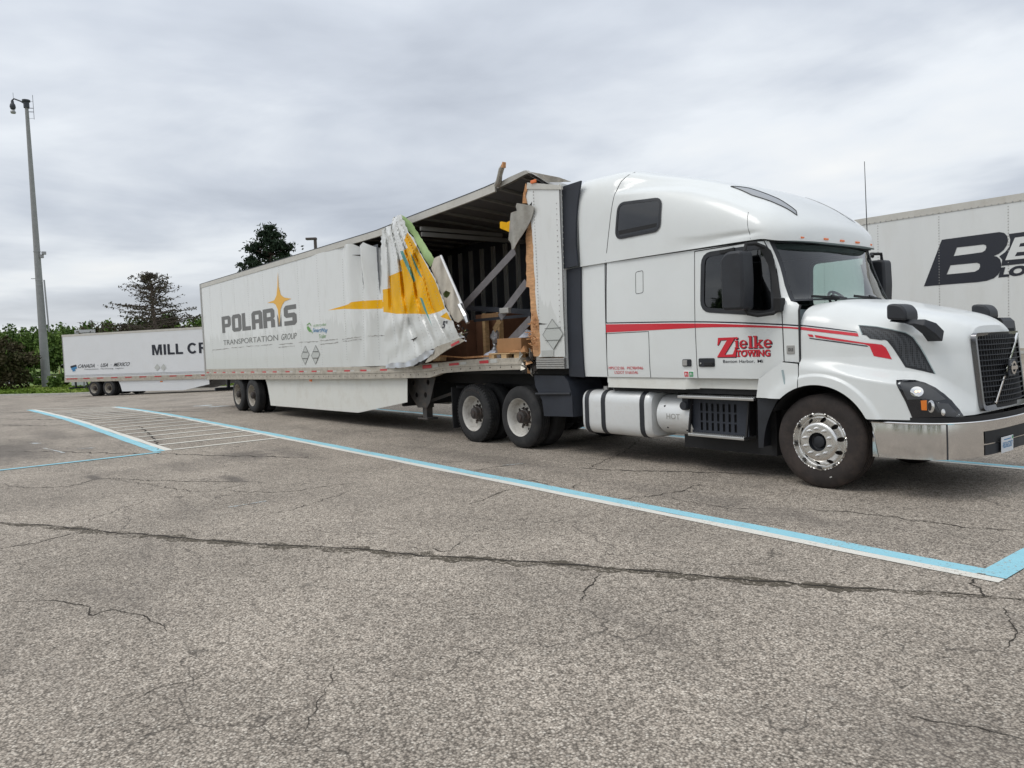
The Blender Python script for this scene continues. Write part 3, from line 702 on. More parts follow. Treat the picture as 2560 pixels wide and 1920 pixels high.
# slab serifs are added to the plain capitals of the second line
def slabtext(txt, x0, x1, z0, z1):
    v, f = text_polys(txt, .035, 0, 1.02); return [(x0+(x1-x0)*a, z0+(z1-z0)*b) for a, b in v], f
tv, tf = slabtext('TOWING', -5.283, -4.83, 1.437, 1.515)
sl = [(-5.262, .026), (-5.00, .026)]
MB().add([NS(x+.006, z-.006, .003) for x, z in tv], tf).build('sign_shadow', 'navy', TR, recalc=False)
tw = MB().add([NS(x, z, .0045) for x, z in tv], tf)
def serifbars(xs_, z, h=.012, w_=.04):
    for x in xs_: tw.add([NS(x-w_/2, z, .0046), NS(x+w_/2, z, .0046), NS(x+w_/2, z+h, .0046), NS(x-w_/2, z+h, .0046)], [(0, 1, 2, 3)])
serifbars([-5.247, -5.035], 1.437, w_=.05); serifbars([-5.035, -4.985, -5.155, -5.085], 1.503, w_=.05); serifbars([-4.985], 1.437, w_=.04)
tw.build('sign_letters', 'red', TR, recalc=False)
boxtext('sign_letters', 'Benton', -5.465, -5.27, 1.366, 1.402, 'navy', bold=.004); boxtext('sign_letters', 'Harbor,', -5.24, -5.035, 1.36, 1.402, 'navy', bold=.004); boxtext('sign_letters', 'Mi', -4.995, -4.925, 1.366, 1.402, 'navy', bold=.004)
boxtext('sign_letters', 'MPSC32186', -7.37, -7.075, 1.285, 1.325, 'red'); boxtext('sign_letters', 'MC984946', -7.02, -6.735, 1.285, 1.325, 'red'); boxtext('sign_letters', 'USDOT 01665546', -7.265, -6.835, 1.225, 1.265, 'red', bold=.0)

# roof and high sleeper fairing: superellipse sections lofted along x
RT = pchip([(-7.90, 4.055), (-7.35, 4.06), (-6.7, 3.905), (-6.0, 3.70), (-5.5, 3.52), (-5.1, 3.31), (-4.9, 3.165), (-4.8, 3.075), (-4.72, 3.0), (-4.66, 2.92), (-4.635, 2.83), (-4.63, 2.80)])
RW = pchip([(-7.90, 1.205), (-7.4, 1.222), (-6.9, 1.235), (-5.4, 1.235), (-5.0, 1.222), (-4.88, 1.19), (-4.80, 1.12), (-4.74, 1.02), (-4.69, .88), (-4.655, .70), (-4.64, .55), (-4.63, .45)])
RN = pchip([(-7.9, 8.0), (-7.4, 6.5), (-6.5, 4.6), (-5.5, 3.6), (-5.0, 3.0), (-4.7, 2.6), (-4.63, 2.4)])
RC = pchip([(-7.2, 3.66), (-6.8, 3.635), (-6.2, 3.545), (-5.7, 3.39), (-5.1, 3.13), (-4.8, 3.0)])
def roofpt(x, a):
    zl = 2.765+.0*x if x < -4.95 else 2.765-.035*sstep(-4.95, -4.75, x)
    zt_ = max(RT(x), zl+.02); n_ = RN(x); w_ = RW(x)
    y = w_*max(0, cos(a))**(2/n_); z = zl+(zt_-zl)*max(0, sin(a))**(2/n_)
    if -7.25 < x < -4.7:
        c_ = RC(x); k = sstep(c_-.015, c_+.075, z)*(1-sstep(c_+.12, min(zt_-.01, c_+.42), z))
        y -= .075*k*sstep(-7.25, -7.0, x)*(1-sstep(-5.3, -4.85, x))
    y -= .022*exp(-((z-2.845)/.028)**2)*(1-sstep(-5.2, -4.85, x))*sstep(-7.7, -7.4, x)
    return y, z
rx = [-7.90+.06*k for k in range(49)]; rx = [x for x in rx if x < -5.02]+[-5.0, -4.95, -4.9, -4.86, -4.82, -4.79, -4.76, -4.73, -4.705, -4.68, -4.66, -4.648, -4.638, -4.63]
NA = 64
mb = MB(); rows = []
for x in rx:
    row = []
    for j in range(2*NA+1):
        t = j/NA; a = (pi/2)*(t if t <= 1 else 2-t); a = (pi/2)*(.5-.5*cos(pi*(a/(pi/2))))*.55+a*.45
        y, z = roofpt(x, a); row.append((x, YC-y if t <= 1 else YC+y, z))
    rows.append(row)
vs = [p for r_ in rows for p in r_]; n_ = 2*NA+1
fs = [(i*n_+j, i*n_+j+1, (i+1)*n_+j+1, (i+1)*n_+j) for i in range(len(rows)-1) for j in range(n_-1)]
fs += [tuple((len(rows)-1)*n_+j for j in range(n_)), tuple(range(n_-1, -1, -1))]
mb.add(vs, fs); mb.build('roof_fairing', 'white_paint', TR, smooth=True, angle=50)
def roofside(x, z, off=0.0, s=-1):
    lo, hi = 0.0, pi/2
    for _ in range(30):
        m_ = (lo+hi)/2
        if roofpt(x, m_)[1] < z: lo = m_
        else: hi = m_
    return (x, YC+s*(roofpt(x, lo)[0]+off), z)
# underside of the visor
vis = [(x, YC+s*roofpt(x, 0.0)[0], roofpt(x, 0)[1]) for s in (-1, 1) for x in ([q for q in rx if q > -4.96] if s < 0 else [q for q in rx if q > -4.96][::-1])]
MB().add([(a, b, c-.0) for a, b, c in vis], [tuple(range(len(vis)))]).build('visor_soffit', 'liner_grey', TR)
sw = rounded([(-7.13, 3.08), (-6.39, 3.085), (-6.385, 3.455), (-7.07, 3.505)], .09, 5)
for s in (-1, 1):
    panel('bunk_window', sw, lambda x, z: roofside(x, z, .008, s), 'black_gloss', TR, .08)
    panel('bunk_window_frame', grow(sw, .035), lambda x, z: roofside(x, z, .012, s), 'black_plastic', TR, .08, [grow(sw, -.003)])
rs = lambda x, z: roofside(x, z, 0.0)
panel('bunk_window_rail', [(-7.09, 3.105), (-6.43, 3.115), (-6.42, 3.165), (-7.095, 3.16)], lambda x, z: roofside(x, z, .0095), 'frame_black', TR, .1)
seam([(-7.38, 2.79), (-7.345, 2.9), (-7.22, 3.5), (-7.14, 3.84), (-7.06, 3.97)], rs, .005); seam([(-5.13, 3.10), (-5.10, 2.95), (-5.06, 2.78)], rs, .003)
mat('skylight', (.22, .23, .24), .12, coat=.6)  # grey base colour stands for the sky mirrored in the glass
# skylight strips on the roof front
for s in (-1, 1):
    sk = [(-5.62, .66), (-5.45, .52), (-5.1, .46), (-4.86, .48), (-4.80, .56), (-5.0, .64), (-5.3, .70)]
    def rtop(x, yy):
        lo, hi = 0.0, pi/2
        for _ in range(30):
            m_ = (lo+hi)/2
            if roofpt(x, m_)[0] > yy: lo = m_
            else: hi = m_
        return (x, YC+s*yy, roofpt(x, lo)[1]+.006)
    panel('skylight', [(x, y+.12) for x, y in sk], rtop, 'skylight', TR, .06)
    if s < 0: seam([(x, y+.12) for x, y in sk], rtop, .006, True)
# five roof marker lamps
for yy in (.52, .93, 1.295, 1.66, 2.07):
    lo = [x for x in rx if roofpt(x, 0)[0] >= abs(yy-YC)][-1]
    a_ = .0
    xx = lo+.006
    MB().box(xx-.02, xx+.008, yy-.045, yy+.045, 2.756, 2.778).build('marker_lamp', 'marker', TR, bevel=.006)
# side extender: white fairing then black rubber-edged panel
for s in (-1, 1):
    panel('side_fairing', [(-7.90, 1.18), (-7.41, 1.18), (-7.405, 2.0), (-7.39, 2.77), (-7.90, 2.78), (-7.91, 2.0)], lambda x, z: NS(x, z, -.010-.05*max(0, -x-7.4), s), 'white_paint', TR, .12, solid=0)
    panel('fairing_extender', [(-8.20, 1.18), (-7.89, 1.17), (-7.905, 2.0), (-7.90, 2.765), (-8.21, 2.755)], lambda x, z: NS(x, z, -.005, s), 'fairing_black', TR, .12, solid=.03)
    panel('fairing_extender', [(-8.21, 2.77), (-7.90, 2.78), (-7.93, 3.1), (-7.92, 3.4), (-7.88, 3.7), (-7.80, 3.97), (-8.21, 3.96)], lambda x, z: (x, YC+s*(1.225-.02*sstep(2.8, 4.0, z)), z), 'fairing_black', TR, .12, solid=.03)
    MB().box(-7.44, -7.40, YC+s*.2, YC+s*1.19, 1.1, 2.9).build('cab_back', 'white_paint', TR)

# cab interior, windscreen
def screen(u, v, d=0.0):
    i = v*(len(WS)-1); k = min(int(i), len(WS)-2); t = i-k
    ex, ez = WS[k][0]*(1-t)+WS[k+1][0]*t, WS[k][1]*(1-t)+WS[k+1][1]*t
    yy = (2*u-1); wv = Wcab(ex, ez)
    return (ex+(.13+.01*(1-v))*(1-abs(yy)**2.4)+d, YC+yy*wv, ez+.01*(1-abs(yy)**2))
MB().grid(lambda u, v: screen(u, v, -.012), 40, 12).build('windscreen', 'screen_glass', TR, smooth=True, angle=180)
fr = MB().grid(lambda u, v: screen(u, v*.075, .002), 40, 1).grid(lambda u, v: screen(u, .95+.05*v, .002), 40, 1)
fr.grid(lambda u, v: screen(.026*u, v, .002), 2, 12).grid(lambda u, v: screen(1-.026*u, v, .002), 2, 12)
fr.build('windscreen_seal', 'black_plastic', TR, smooth=True)
MB().grid(lambda u, v: screen(u, .84+.11*v, -.02), 40, 2).build('screen_band', 'cab_dark', TR, smooth=True)
ci = MB().box(-6.75, -6.7, .12, 2.47, 1.2, 2.74).box(-6.3, -4.85, .14, 2.45, 2.735, 2.745).box(-6.3, -4.6, .12, 2.47, 1.2, 1.22)
ci.build('cab_lining', 'cab_dark', TR)
MB().grid(lambda u, v: (-4.60-.35*v+.10*(1-(2*u-1)**2)*(1-v), YC+(2*u-1)*1.12, 2.0-.02*v+.03*sin(pi*u*2)**2*v), 24, 5).box(-4.97, -4.62, .2, 2.4, 1.3, 1.95).build('dashboard', 'liner_grey', TR, smooth=True)
for yy in (.62, 1.97):
    MB().box(-5.85, -5.35, yy-.25, yy+.25, 1.5, 1.65).bar((-5.85, yy, 1.6), (-6.0, yy, 2.3), .46, .14, (1, 0, 0)).box(-6.09, -5.97, yy-.14, yy+.14, 2.28, 2.5).build('seat', 'cab_dark', TR, bevel=.04)
swm = Matrix.Translation((-5.0, 1.97, 2.02)) @ Matrix.Rotation(radians(55), 4, 'Y')
MB().tube([swm @ Vector((.23*cos(2*pi*k/28), .23*sin(2*pi*k/28), 0)) for k in range(29)], .016, 8).tube([swm @ Vector((-.22, 0, 0)), swm @ Vector((0, 0, -.05)), swm @ Vector((.22, 0, 0))], .014).build('steering_wheel', 'black_plastic', TR, smooth=True)
MB().tube([(-4.92, 2.34, 2.55), (-4.88, 2.33, 2.4), (-4.80, 2.34, 2.22)], .016).build('grab_handle', 'black_plastic', TR, smooth=True)
# wipers
for y0, y1 in ((1.02, .38), (1.95, 1.25)):
    a = Vector(screen((y0-YC)/2.46+.5, .06, .03)); b = Vector(screen((y1-YC)/2.46+.5, .16, .03)); mid = a.lerp(b, .5)
    wi = MB().tube([a, mid+Vector((.02, 0, .02))], .012, 6).build('wiper', 'black_plastic', TR)
    MB().bar(a.lerp(b, .22), b, .016, .028).build('wiper_blade', 'frame_black', wi)
# ------------------------------------------------------------------ hood and fenders
HW = pchip([(-4.47, 1.222), (-4.2, 1.195), (-4.0, 1.155), (-3.6, 1.045), (-3.3, .925), (-3.12, .80), (-3.02, .68), (-2.955, .565)])
FW = pchip([(-4.47, 1.262), (-3.8, 1.262), (-3.6, 1.235), (-3.45, 1.195), (-3.3, 1.135), (-3.16, 1.04), (-3.06, .93), (-2.99, .81), (-2.94, .68), (-2.925, .62)])
ZF = pchip([(-4.47, 1.355), (-4.12, 1.33), (-3.89, 1.28), (-3.56, 1.225), (-3.4, 1.20), (-3.2, 1.12), (-3.06, .99), (-2.95, .86)])
ZT = pchip([(-4.47, 2.02), (-4.2, 2.005), (-4.04, 1.975), (-3.7, 1.90), (-3.36, 1.815), (-3.1, 1.735), (-3.0, 1.69), (-2.955, 1.655)])
def archz(x):
    d = x+4.275; return .515+sqrt(max(0, .612**2-d*d)) if abs(d) < .612 else .0
HX0, HX1 = -4.468, -2.955
def zbot(x): return max(.79+.03*sstep(-3.3, -2.95, x), archz(x))
def Whood(x, z):
    zf = ZF(x); ww = 1+1.3*sstep(-3.5, -3.1, x); k = sstep(zf+.055*ww, zf-.075*ww, z)
    hw = HW(x)+.03*sstep(1.5, 1.2, z)
    fw = FW(min(x, -2.93))
    d = math.hypot(x+4.275, z-.515)
    flare = .022*(1-sstep(.70, .735, d))*(1 if x < -3.6 else 0)
    lip = .02*(1-sstep(.635, .66, d))*(1 if x < -3.6 else 0)
    return hw*(1-k)+max(fw, hw)*k+flare-lip*0
def hoodpt(x, t):
    """t in 0..1: fender edge up to the belt; 1..2: over the shoulder to the centre line"""
    zb, z0, zt_ = zbot(x), 1.42, ZT(x)
    if t <= 1:
        z = zb+(z0-zb)*t; return Whood(x, z), z
    a = (t-1)*pi/2; a = a*.5+.5*(pi/2)*(.5-.5*cos(2*a)); n_ = 3.4+1.6*sstep(-3.9, -4.45, x)
    w_ = Whood(x, z0); y = w_*max(0, cos(a))**(2/n_); z = z0+(zt_-z0)*max(0, sin(a))**(2/n_)
    # raised centre bonnet
    z += .035*sstep(.95, .70, y/max(w_, .01))*sstep(-4.47, -4.2, x)
    return y, z
def shear(x, z): return .11*max(0, z-.86)*sstep(-3.35, -2.955, x)
def hx(k, n_): u = k/n_; return HX0+(HX1-HX0)*(1-(1-u)**1.5)
NX, N1, N2 = 120, 60, 40
mb = MB(); rows = []
for i in range(NX+1):
    x = hx(i, NX); T = [k/N1 for k in range(N1)]+[1+k/N2 for k in range(N2+1)]
    half = [hoodpt(x, t) for t in T]
    rows.append([(x-shear(x, z), YC-y, z) for y, z in half]+[(x-shear(x, z), YC+y, z) for y, z in half[-2::-1]])
n_ = len(rows[0]); mb.add([p for r_ in rows for p in r_], [(i*n_+j, i*n_+j+1, (i+1)*n_+j+1, (i+1)*n_+j) for i in range(NX) for j in range(n_-1)])
mb.f.append(tuple(NX*n_+j for j in range(n_))); mb.m.append(0)
hood = mb.build('hood', 'white_paint', TR, smooth=True, angle=45)
HS = lambda off=0.0, s=-1: (lambda x, z: (x-shear(x, z), YC+s*(hoodside(x, z)+off), z))
def hoodside(x, z):
    if z <= 1.42: return Whood(x, z)
    lo, hi = 1.0, 2.0
    for _ in range(26):
        m_ = (lo+hi)/2
        if hoodpt(x, m_)[1] < z: lo = m_
        else: hi = m_
    return hoodpt(x, lo)[0]
# wheel-arch lips and rear quarter of the fender (fixed to the cab)
for s in (-1, 1):
    A = [(-4.275+.612*cos(a), .515+.612*sin(a)) for a in [radians(153-58*k/16) for k in range(17)]]
    q = [(-5.02, .965), (-4.985, 1.18), (-4.665, 1.372), (-4.475, 1.352)]+[(-4.475, archz(-4.475))]+[p for p in A[::-1] if p[0] < -4.49 and p[1] > .965]+[(-4.69, .965)]
    panel('quarter_fender', q, lambda x, z: (x, YC+s*(1.236+.03*sstep(-5.0, -4.75, x)+.022*(1-sstep(.70, .735, math.hypot(x+4.275, z-.515)))), z), 'white_paint', TR, .06)
    MB().grid(lambda u, v: (-4.275+.608*cos(radians(150-122*u)), YC+s*(1.255-.55*v), .515+.608*sin(radians(150-122*u))), 30, 2).build('wheel_well', 'frame_black', TR, smooth=True)
seam([(-4.66, 1.285), (-4.64, 1.18), (-4.615, 1.06)], lambda x, z: (x, YC-1.272, z), .011, m='liner_grey'); seam([(-4.47, 1.99), (-4.468, 1.40), (-4.468, 1.37)], lambda x, z: NS(x, z, .0), .012, m='hood_seam')
# hood stripes
hs3 = HS(.004)
X2 = lambda a, b, n_=14: [a+(b-a)*k/n_ for k in range(n_+1)]
def band(name, a, b, top, bot, m, sl=0.0, fn=hs3):
    xs_ = X2(a, b); return panel(name, [(x, top(x)) for x in xs_]+[(x+sl, bot(x)) for x in xs_[::-1]], fn, m, TR, .06)
def pxs(pts, Y=.2):  # hood features traced at the hood's own side surface
    out = []
    for p in pts:
        Yq = .2; xx = -3.5
        for _ in range(60):
            q = onY(*Z(4, *p), Yq); xx = min(max(q.x+shear(xx, q.z), HX0), HX1); zq = min(max(q.z, .8), ZT(xx)-.02)
            Yq = .65*Yq+.35*(YC-hoodside(xx, zq))
        out.append((xx, q.z))
    return out
panel('navy_stripe', pxs([(150, 42), (400, 70), (665, 105), (680, 115), (400, 80), (150, 52)]), hs3, 'navy', TR, .06)
panel('red_stripe', pxs([(150, 62), (400, 90), (680, 122), (690, 152), (400, 118), (150, 88)]), hs3, 'red', TR, .06)
panel('red_stripe', pxs([(218, 130), (265, 135), (275, 158), (232, 152)]), hs3, 'red', TR, .06)
panel('red_stripe', pxs([(283, 137), (500, 172), (760, 212), (850, 220), (905, 228), (940, 255), (965, 300), (996, 362), (900, 345), (830, 332), (790, 240), (740, 222), (500, 192), (292, 160)]), hs3, 'red', TR, .05)
panel('navy_stripe', pxs([(232, 163), (500, 198), (765, 236), (778, 247), (500, 208), (238, 172)]), hs3, 'navy', TR, .06)
# hood side vent
vn = pxs([(690, 48), (850, 62), (1000, 90), (1120, 118), (1190, 160), (1250, 240), (1330, 380), (1393, 497), (1290, 472), (1120, 435), (1060, 340), (1000, 250), (955, 195), (900, 165), (800, 150), (722, 135)])
for s in (-1, 1):
    panel('hood_vent', vn, HS(.004, s), 'black_plastic', TR, .05)
    panel('vent_mesh', grow(vn, -.022), HS(.0065, s), 'vent_mesh', TR, .05)
seam([vn[-1]]+vn[:8], HS(.0), .006, m='liner_grey', name='vent_edge')
# headlight
hl = pxs([(1037, 553), (1110, 548), (1210, 552), (1300, 575), (1400, 622), (1480, 680), (1550, 742), (1620, 825), (1687, 918), (1500, 930), (1200, 938), (1120, 750)])
for s in (-1, 1):
    h_ = panel('headlight', hl, HS(.005, s), 'black_gloss', TR, .04)
    def spot(nm, P, m, off, par=h_): return panel(nm, pxs(P), HS(off, s), m, par, .03)
    el = lambda cx, cy, rx_, ry_, n_=18: [(cx+rx_*cos(2*pi*k/n_), cy+ry_*sin(2*pi*k/n_)) for k in range(n_)]
    mat('lamp_grey', (.06, .062, .066), .3) if 'lamp_grey' not in MATS else None
    spot('headlight_bezel', [(1075, 575), (1210, 570), (1310, 600), (1400, 650), (1500, 730), (1420, 745), (1300, 725), (1140, 735)], 'lamp_grey', .008)
    spot('headlight_bezel', [(1400, 760), (1520, 770), (1620, 880), (1500, 890), (1440, 840)], 'lamp_grey', .008)
    spot('reflector', el(1230, 660, 62, 48), 'chrome', .012); spot('amber_reflector', [(1265, 742), (1320, 738), (1322, 832), (1272, 830)], 'amber', .012)
    spot('bulb', el(1225, 658, 12, 8, 10), 'bulb', .015); spot('bulb', el(1255, 655, 9, 7, 10), 'bulb', .015)
    spot('reflector', el(1360, 795, 32, 58), 'chrome', .012); spot('lamp_core', el(1350, 795, 18, 42), 'black_gloss', .015); spot('reflector', el(1472, 850, 20, 32, 12), 'chrome', .012)
# grille
def gp(yy, z, d=0.0):   # yy -1..1
    return (-2.925-.10*(z-.84)+.075*(1-yy*yy)+d, YC+yy*.575, z)
gf = MB()
def gring(m_, yi, yo, zi0, zi1, zo0, zo1, d0, d1):
    o = rounded([(-yo, zo0), (yo, zo0), (yo, zo1), (-yo, zo1)], .09, 5); i = rounded([(-yi, zi0), (yi, zi0), (yi, zi1), (-yi, zi1)], .06, 5); k = len(o)
    m_.add([gp(a, b, d0) for a, b in o]+[gp(a, b, d1) for a, b in i]+[gp(a, b, -.03) for a, b in o]+[gp(a, b, -.06) for a, b in i],
           [(j, (j+1) % k, k+(j+1) % k, k+j) for j in range(k)]+[(j, 2*k+j, 2*k+(j+1) % k, (j+1) % k) for j in range(k)]+[(k+j, k+(j+1) % k, 3*k+(j+1) % k, 3*k+j) for j in range(k)])
gring(gf, .935, .995, .895, 1.585, .845, 1.618, .016, .008)
gr = gf.build('grille', 'grille_chrome', TR, smooth=True, angle=30)
MB().grid(lambda u, v: gp(-.95+1.9*u, .86+.75*v, -.03), 20, 4).build('grille_back', 'frame_black', gr)
for k in range(13):
    z0 = .925+.052*k
    MB().grid(lambda u, v: (lambda q: (q[0]+[0, .022, .022, 0][min(3, int(v*3+.01))]-.004, q[1], z0+[-.004, -.004, .004, .004][min(3, int(v*3+.01))]))(gp(-.93+1.86*u, z0, -.012)), 18, 3).build('slat', 'metal_dark', gr)
for k in range(22):
    yy = -.88+1.76*k/21
    MB().bar(gp(yy, .9, -.02), gp(yy, 1.59, -.02), .012, .008, (1, 0, 0)).build('grille_bar', 'black_plastic', gr)
MB().bar(gp(-.70, .915, .024), gp(.72, 1.59, .024), .03, .022, (1, 0, 0)).build('diagonal_bar', 'chrome', gr, bevel=.004)
bg_ = MB().lathe([(0, 0)]*1+[(.001, 0)], (0, 0, 0), 8) if 0 else None
bc = Vector(gp(0, 1.25, .03))
def ringx(r0, r1, x0, x1, n_=24):
    m_ = MB(); P = [(r0, x0), (r1, x0), (r1, x1), (r0, x1), (r0, x0)]
    vs_ = [(bc.x+x, bc.y+r*cos(2*pi*k/n_), bc.z+r*sin(2*pi*k/n_)) for r, x in P for k in range(n_)]
    return m_.add(vs_, [(i*n_+k, i*n_+(k+1) % n_, (i+1)*n_+(k+1) % n_, (i+1)*n_+k) for i in range(4) for k in range(n_)])
bgd = MB().box(bc.x-.005, bc.x+.012, bc.y-.085, bc.y+.085, bc.z-.085, bc.z+.085).build('badge', 'metal_dark', gr, bevel=.006)
ringx(.045, .068, .0, .026).build('badge_ring', 'chrome', bgd, smooth=True); MB().box(bc.x, bc.x+.03, bc.y-.085, bc.y+.085, bc.z-.018, bc.z+.018).build('badge_bar', 'chrome', bgd)
# bumper: plan curve lofted in height
BP = smoothpoly([(-3.70, 1.225), (-3.5, 1.215), (-3.3, 1.185), (-3.15, 1.125), (-3.04, 1.04), (-2.955, .92), (-2.89, .76), (-2.845, .55), (-2.82, .28), (-2.812, 0)], 6, False)
BPf = BP+[(x, -y) for x, y in BP[-2::-1]]
def bump_pt(i, v):
    x, y = BPf[i]; z = .40+.355*v; t = abs(y)/1.225
    zb = .41+.03*(1-t); z = zb+(.755-zb)*v
    bul = .004*sin(pi*v)+.010*(1-v)
    k = 1 if t < .93 else max(0, (1-t)/.07)
    a_, b_ = BPf[max(0, i-1)], BPf[min(len(BPf)-1, i+1)]; tl = math.hypot(b_[0]-a_[0], b_[1]-a_[1]); nx, ny = -(b_[1]-a_[1])/tl, (b_[0]-a_[0])/tl
    return (x+nx*bul+(.075*(1-v) if i in (0, len(BPf)-1) else 0), YC-y-ny*bul, z)
nb = len(BPf); bm_ = MB()
vs = [bump_pt(i, v/10) for i in range(nb) for v in range(11)]
bm_.add(vs, [(i*11+j, i*11+j+1, (i+1)*11+j+1, (i+1)*11+j) for i in range(nb-1) for j in range(10)])
bm_.add([(x-.10 if abs(y) < .9 else x, YC-y*.90, .752) for x, y in BPf]+[bump_pt(i, 1) for i in range(nb)], [(i, i+1, nb+i+1, nb+i) for i in range(nb-1)])
bmp = bm_.build('bumper', 'chrome', TR, smooth=True, angle=40, solid=.008)
MB().tube([tuple(Vector(bump_pt(i, 1))+Vector((0, 0, .004))) for i in range(nb)], .010, 6).build('bumper_lip', 'chrome', bmp, smooth=True)
ix = min(range(nb), key=lambda i: math.hypot(BPf[i][0]+3.05, BPf[i][1]-1.05))
MB().tube([tuple(Vector(bump_pt(ix, v/10))+Vector((.002, -.003, 0))) for v in range(11)], .007, 5).build('bumper_joint', 'hood_seam', bmp)
I0 = [i for i in range(nb) if abs(BPf[i][1]) < .70]
MB().grid(lambda u, v: tuple(Vector(bump_pt(I0[min(len(I0)-1, int(u*(len(I0)-1)+.5))], .36+.36*v))+Vector((.006, 0, 0))), len(I0)-1, 3).build('bumper_slot', 'frame_black', bmp)
MB().grid(lambda u, v: tuple(Vector(bump_pt(I0[min(len(I0)-1, int(u*(len(I0)-1)+.5))], .02+.30*v))+Vector((.006, 0, 0))), len(I0)-1, 3).build('bumper_valance', 'black_plastic', bmp)
MB().grid(lambda u, v: (lambda p: (p[0]-.035, YC-p[1]*.975, .745+.07*v))(BPf[min(nb-1, int(u*(nb-1)+.5))]), nb-1, 1).build('bumper_gap', 'frame_black', TR, smooth=True)
pl = MB().box(-2.797, -2.790, .82, 1.125, .43, .585).build('licence_plate', 'plate', TR, bevel=.004)
lettering('plate_letters', 'RB36S207', lambda a, b: (-2.7885, .845+.255*a, .475+.06*b), 'blue_logo', pl, bold=.01)
MB().box(-2.7905, -2.7892, 1.085, 1.115, .55, .578).build('plate_sticker', 'sticker_green', pl); MB().box(-2.7905, -2.7892, .88, 1.06, .553, .563).build('plate_motto', 'blue_logo', pl)
# mirrors
def rbox(name, P, y0, y1, m, par=TR, bev=.03): return MB().prism(P, y0, y1).build(name, m, par, smooth=True, angle=50, bevel=bev)
for s in (-1, 1):
    c = lambda a: YC+s*a
    mx_ = .14 if s > 0 else 0
    hd = rbox('mirror', rounded([(-5.205+mx_, 1.975), (-4.93+mx_, 1.965), (-4.915+mx_, 2.30), (-4.93+mx_, 2.62), (-5.13+mx_, 2.625), (-5.215+mx_, 2.55)], .05), c(1.37), c(1.60), 'black_plastic')
    MB().tube([(-4.99+mx_, c(1.45), 2.60), (-4.985+mx_, c(1.42), 2.70), (-4.93, c(1.32), 2.705), (-4.87, c(1.235), 2.66)], .022).build('mirror_arm', 'frame_black', hd, smooth=True)
    MB().tube([(-5.0, c(1.45), 1.99), (-4.97, c(1.43), 1.925), (-4.88, c(1.38), 1.90), (-4.74, c(1.30), 1.915), (-4.70, c(1.25), 1.96)], .022).build('mirror_arm', 'frame_black', hd, smooth=True)
    MB().prism(rounded([(-4.745, 1.92), (-4.66, 1.93), (-4.645, 2.08), (-4.74, 2.09)], .02), c(1.20), c(1.30)).build('mirror_bracket', 'frame_black', hd, bevel=.01)
    panel('mirror_stay', [(-4.95, 2.66), (-4.88, 2.665), (-4.855, 2.60), (-4.70, 2.06), (-4.76, 2.04), (-4.87, 2.45), (-4.915, 2.58)], lambda x, z: NS(x, z, .02, s), 'frame_black', hd, .08, solid=.015)
    panel('door_rail', [(-5.48, 2.665), (-5.28, 2.672), (-5.28, 2.712), (-5.48, 2.70)], lambda x, z: NS(x, z, .02, s), 'frame_black', hd, .08, solid=.015)
    # hood mirrors
    hm = rbox('hood_mirror', rounded([(-3.565, 1.785), (-3.37, 1.765), (-3.375, 1.86), (-3.42, 1.92), (-3.5, 1.94), (-3.565, 1.93)], .03), c(.90), c(1.17), 'black_plastic', bev=.025)
    P = [(-3.52, c(1.10), 1.775), (-3.36, c(1.12), 1.755), (-3.28, c(1.11), 1.74), (-3.22, c(1.03), 1.68), (-3.20, c(.93), 1.60)]
    mb = MB()
    vs_ = []
    for i, p in enumerate(P):
        hw = [.04, .045, .055, .06, .07][i]; hh = [.012, .018, .03, .05, .05][i]
        vs_ += [Vector(p)+Vector(o) for o in ((-hw, 0, -hh), (hw, 0, -hh), (hw, 0, hh), (-hw, 0, hh))]
        vs_[-4:] = [v+Vector((0, s*(.02 if k_ in (0, 1) else -.02), 0)) for k_, v in enumerate(vs_[-4:])]
    mb.add(vs_, [(i*4+j, i*4+(j+1) % 4, (i+1)*4+(j+1) % 4, (i+1)*4+j) for i in range(4) for j in range(4)]+[(0, 3, 2, 1), (16, 17, 18, 19)])
    mb.build('hood_mirror_arm', 'black_plastic', hm, bevel=.008)
MB().tube([(-4.93, 2.52, 2.66), (-4.93, 2.52, 2.85), (-4.955, 2.52, 3.92)], [.008, .007, .004], 6).build('antenna', 'frame_black', TR)
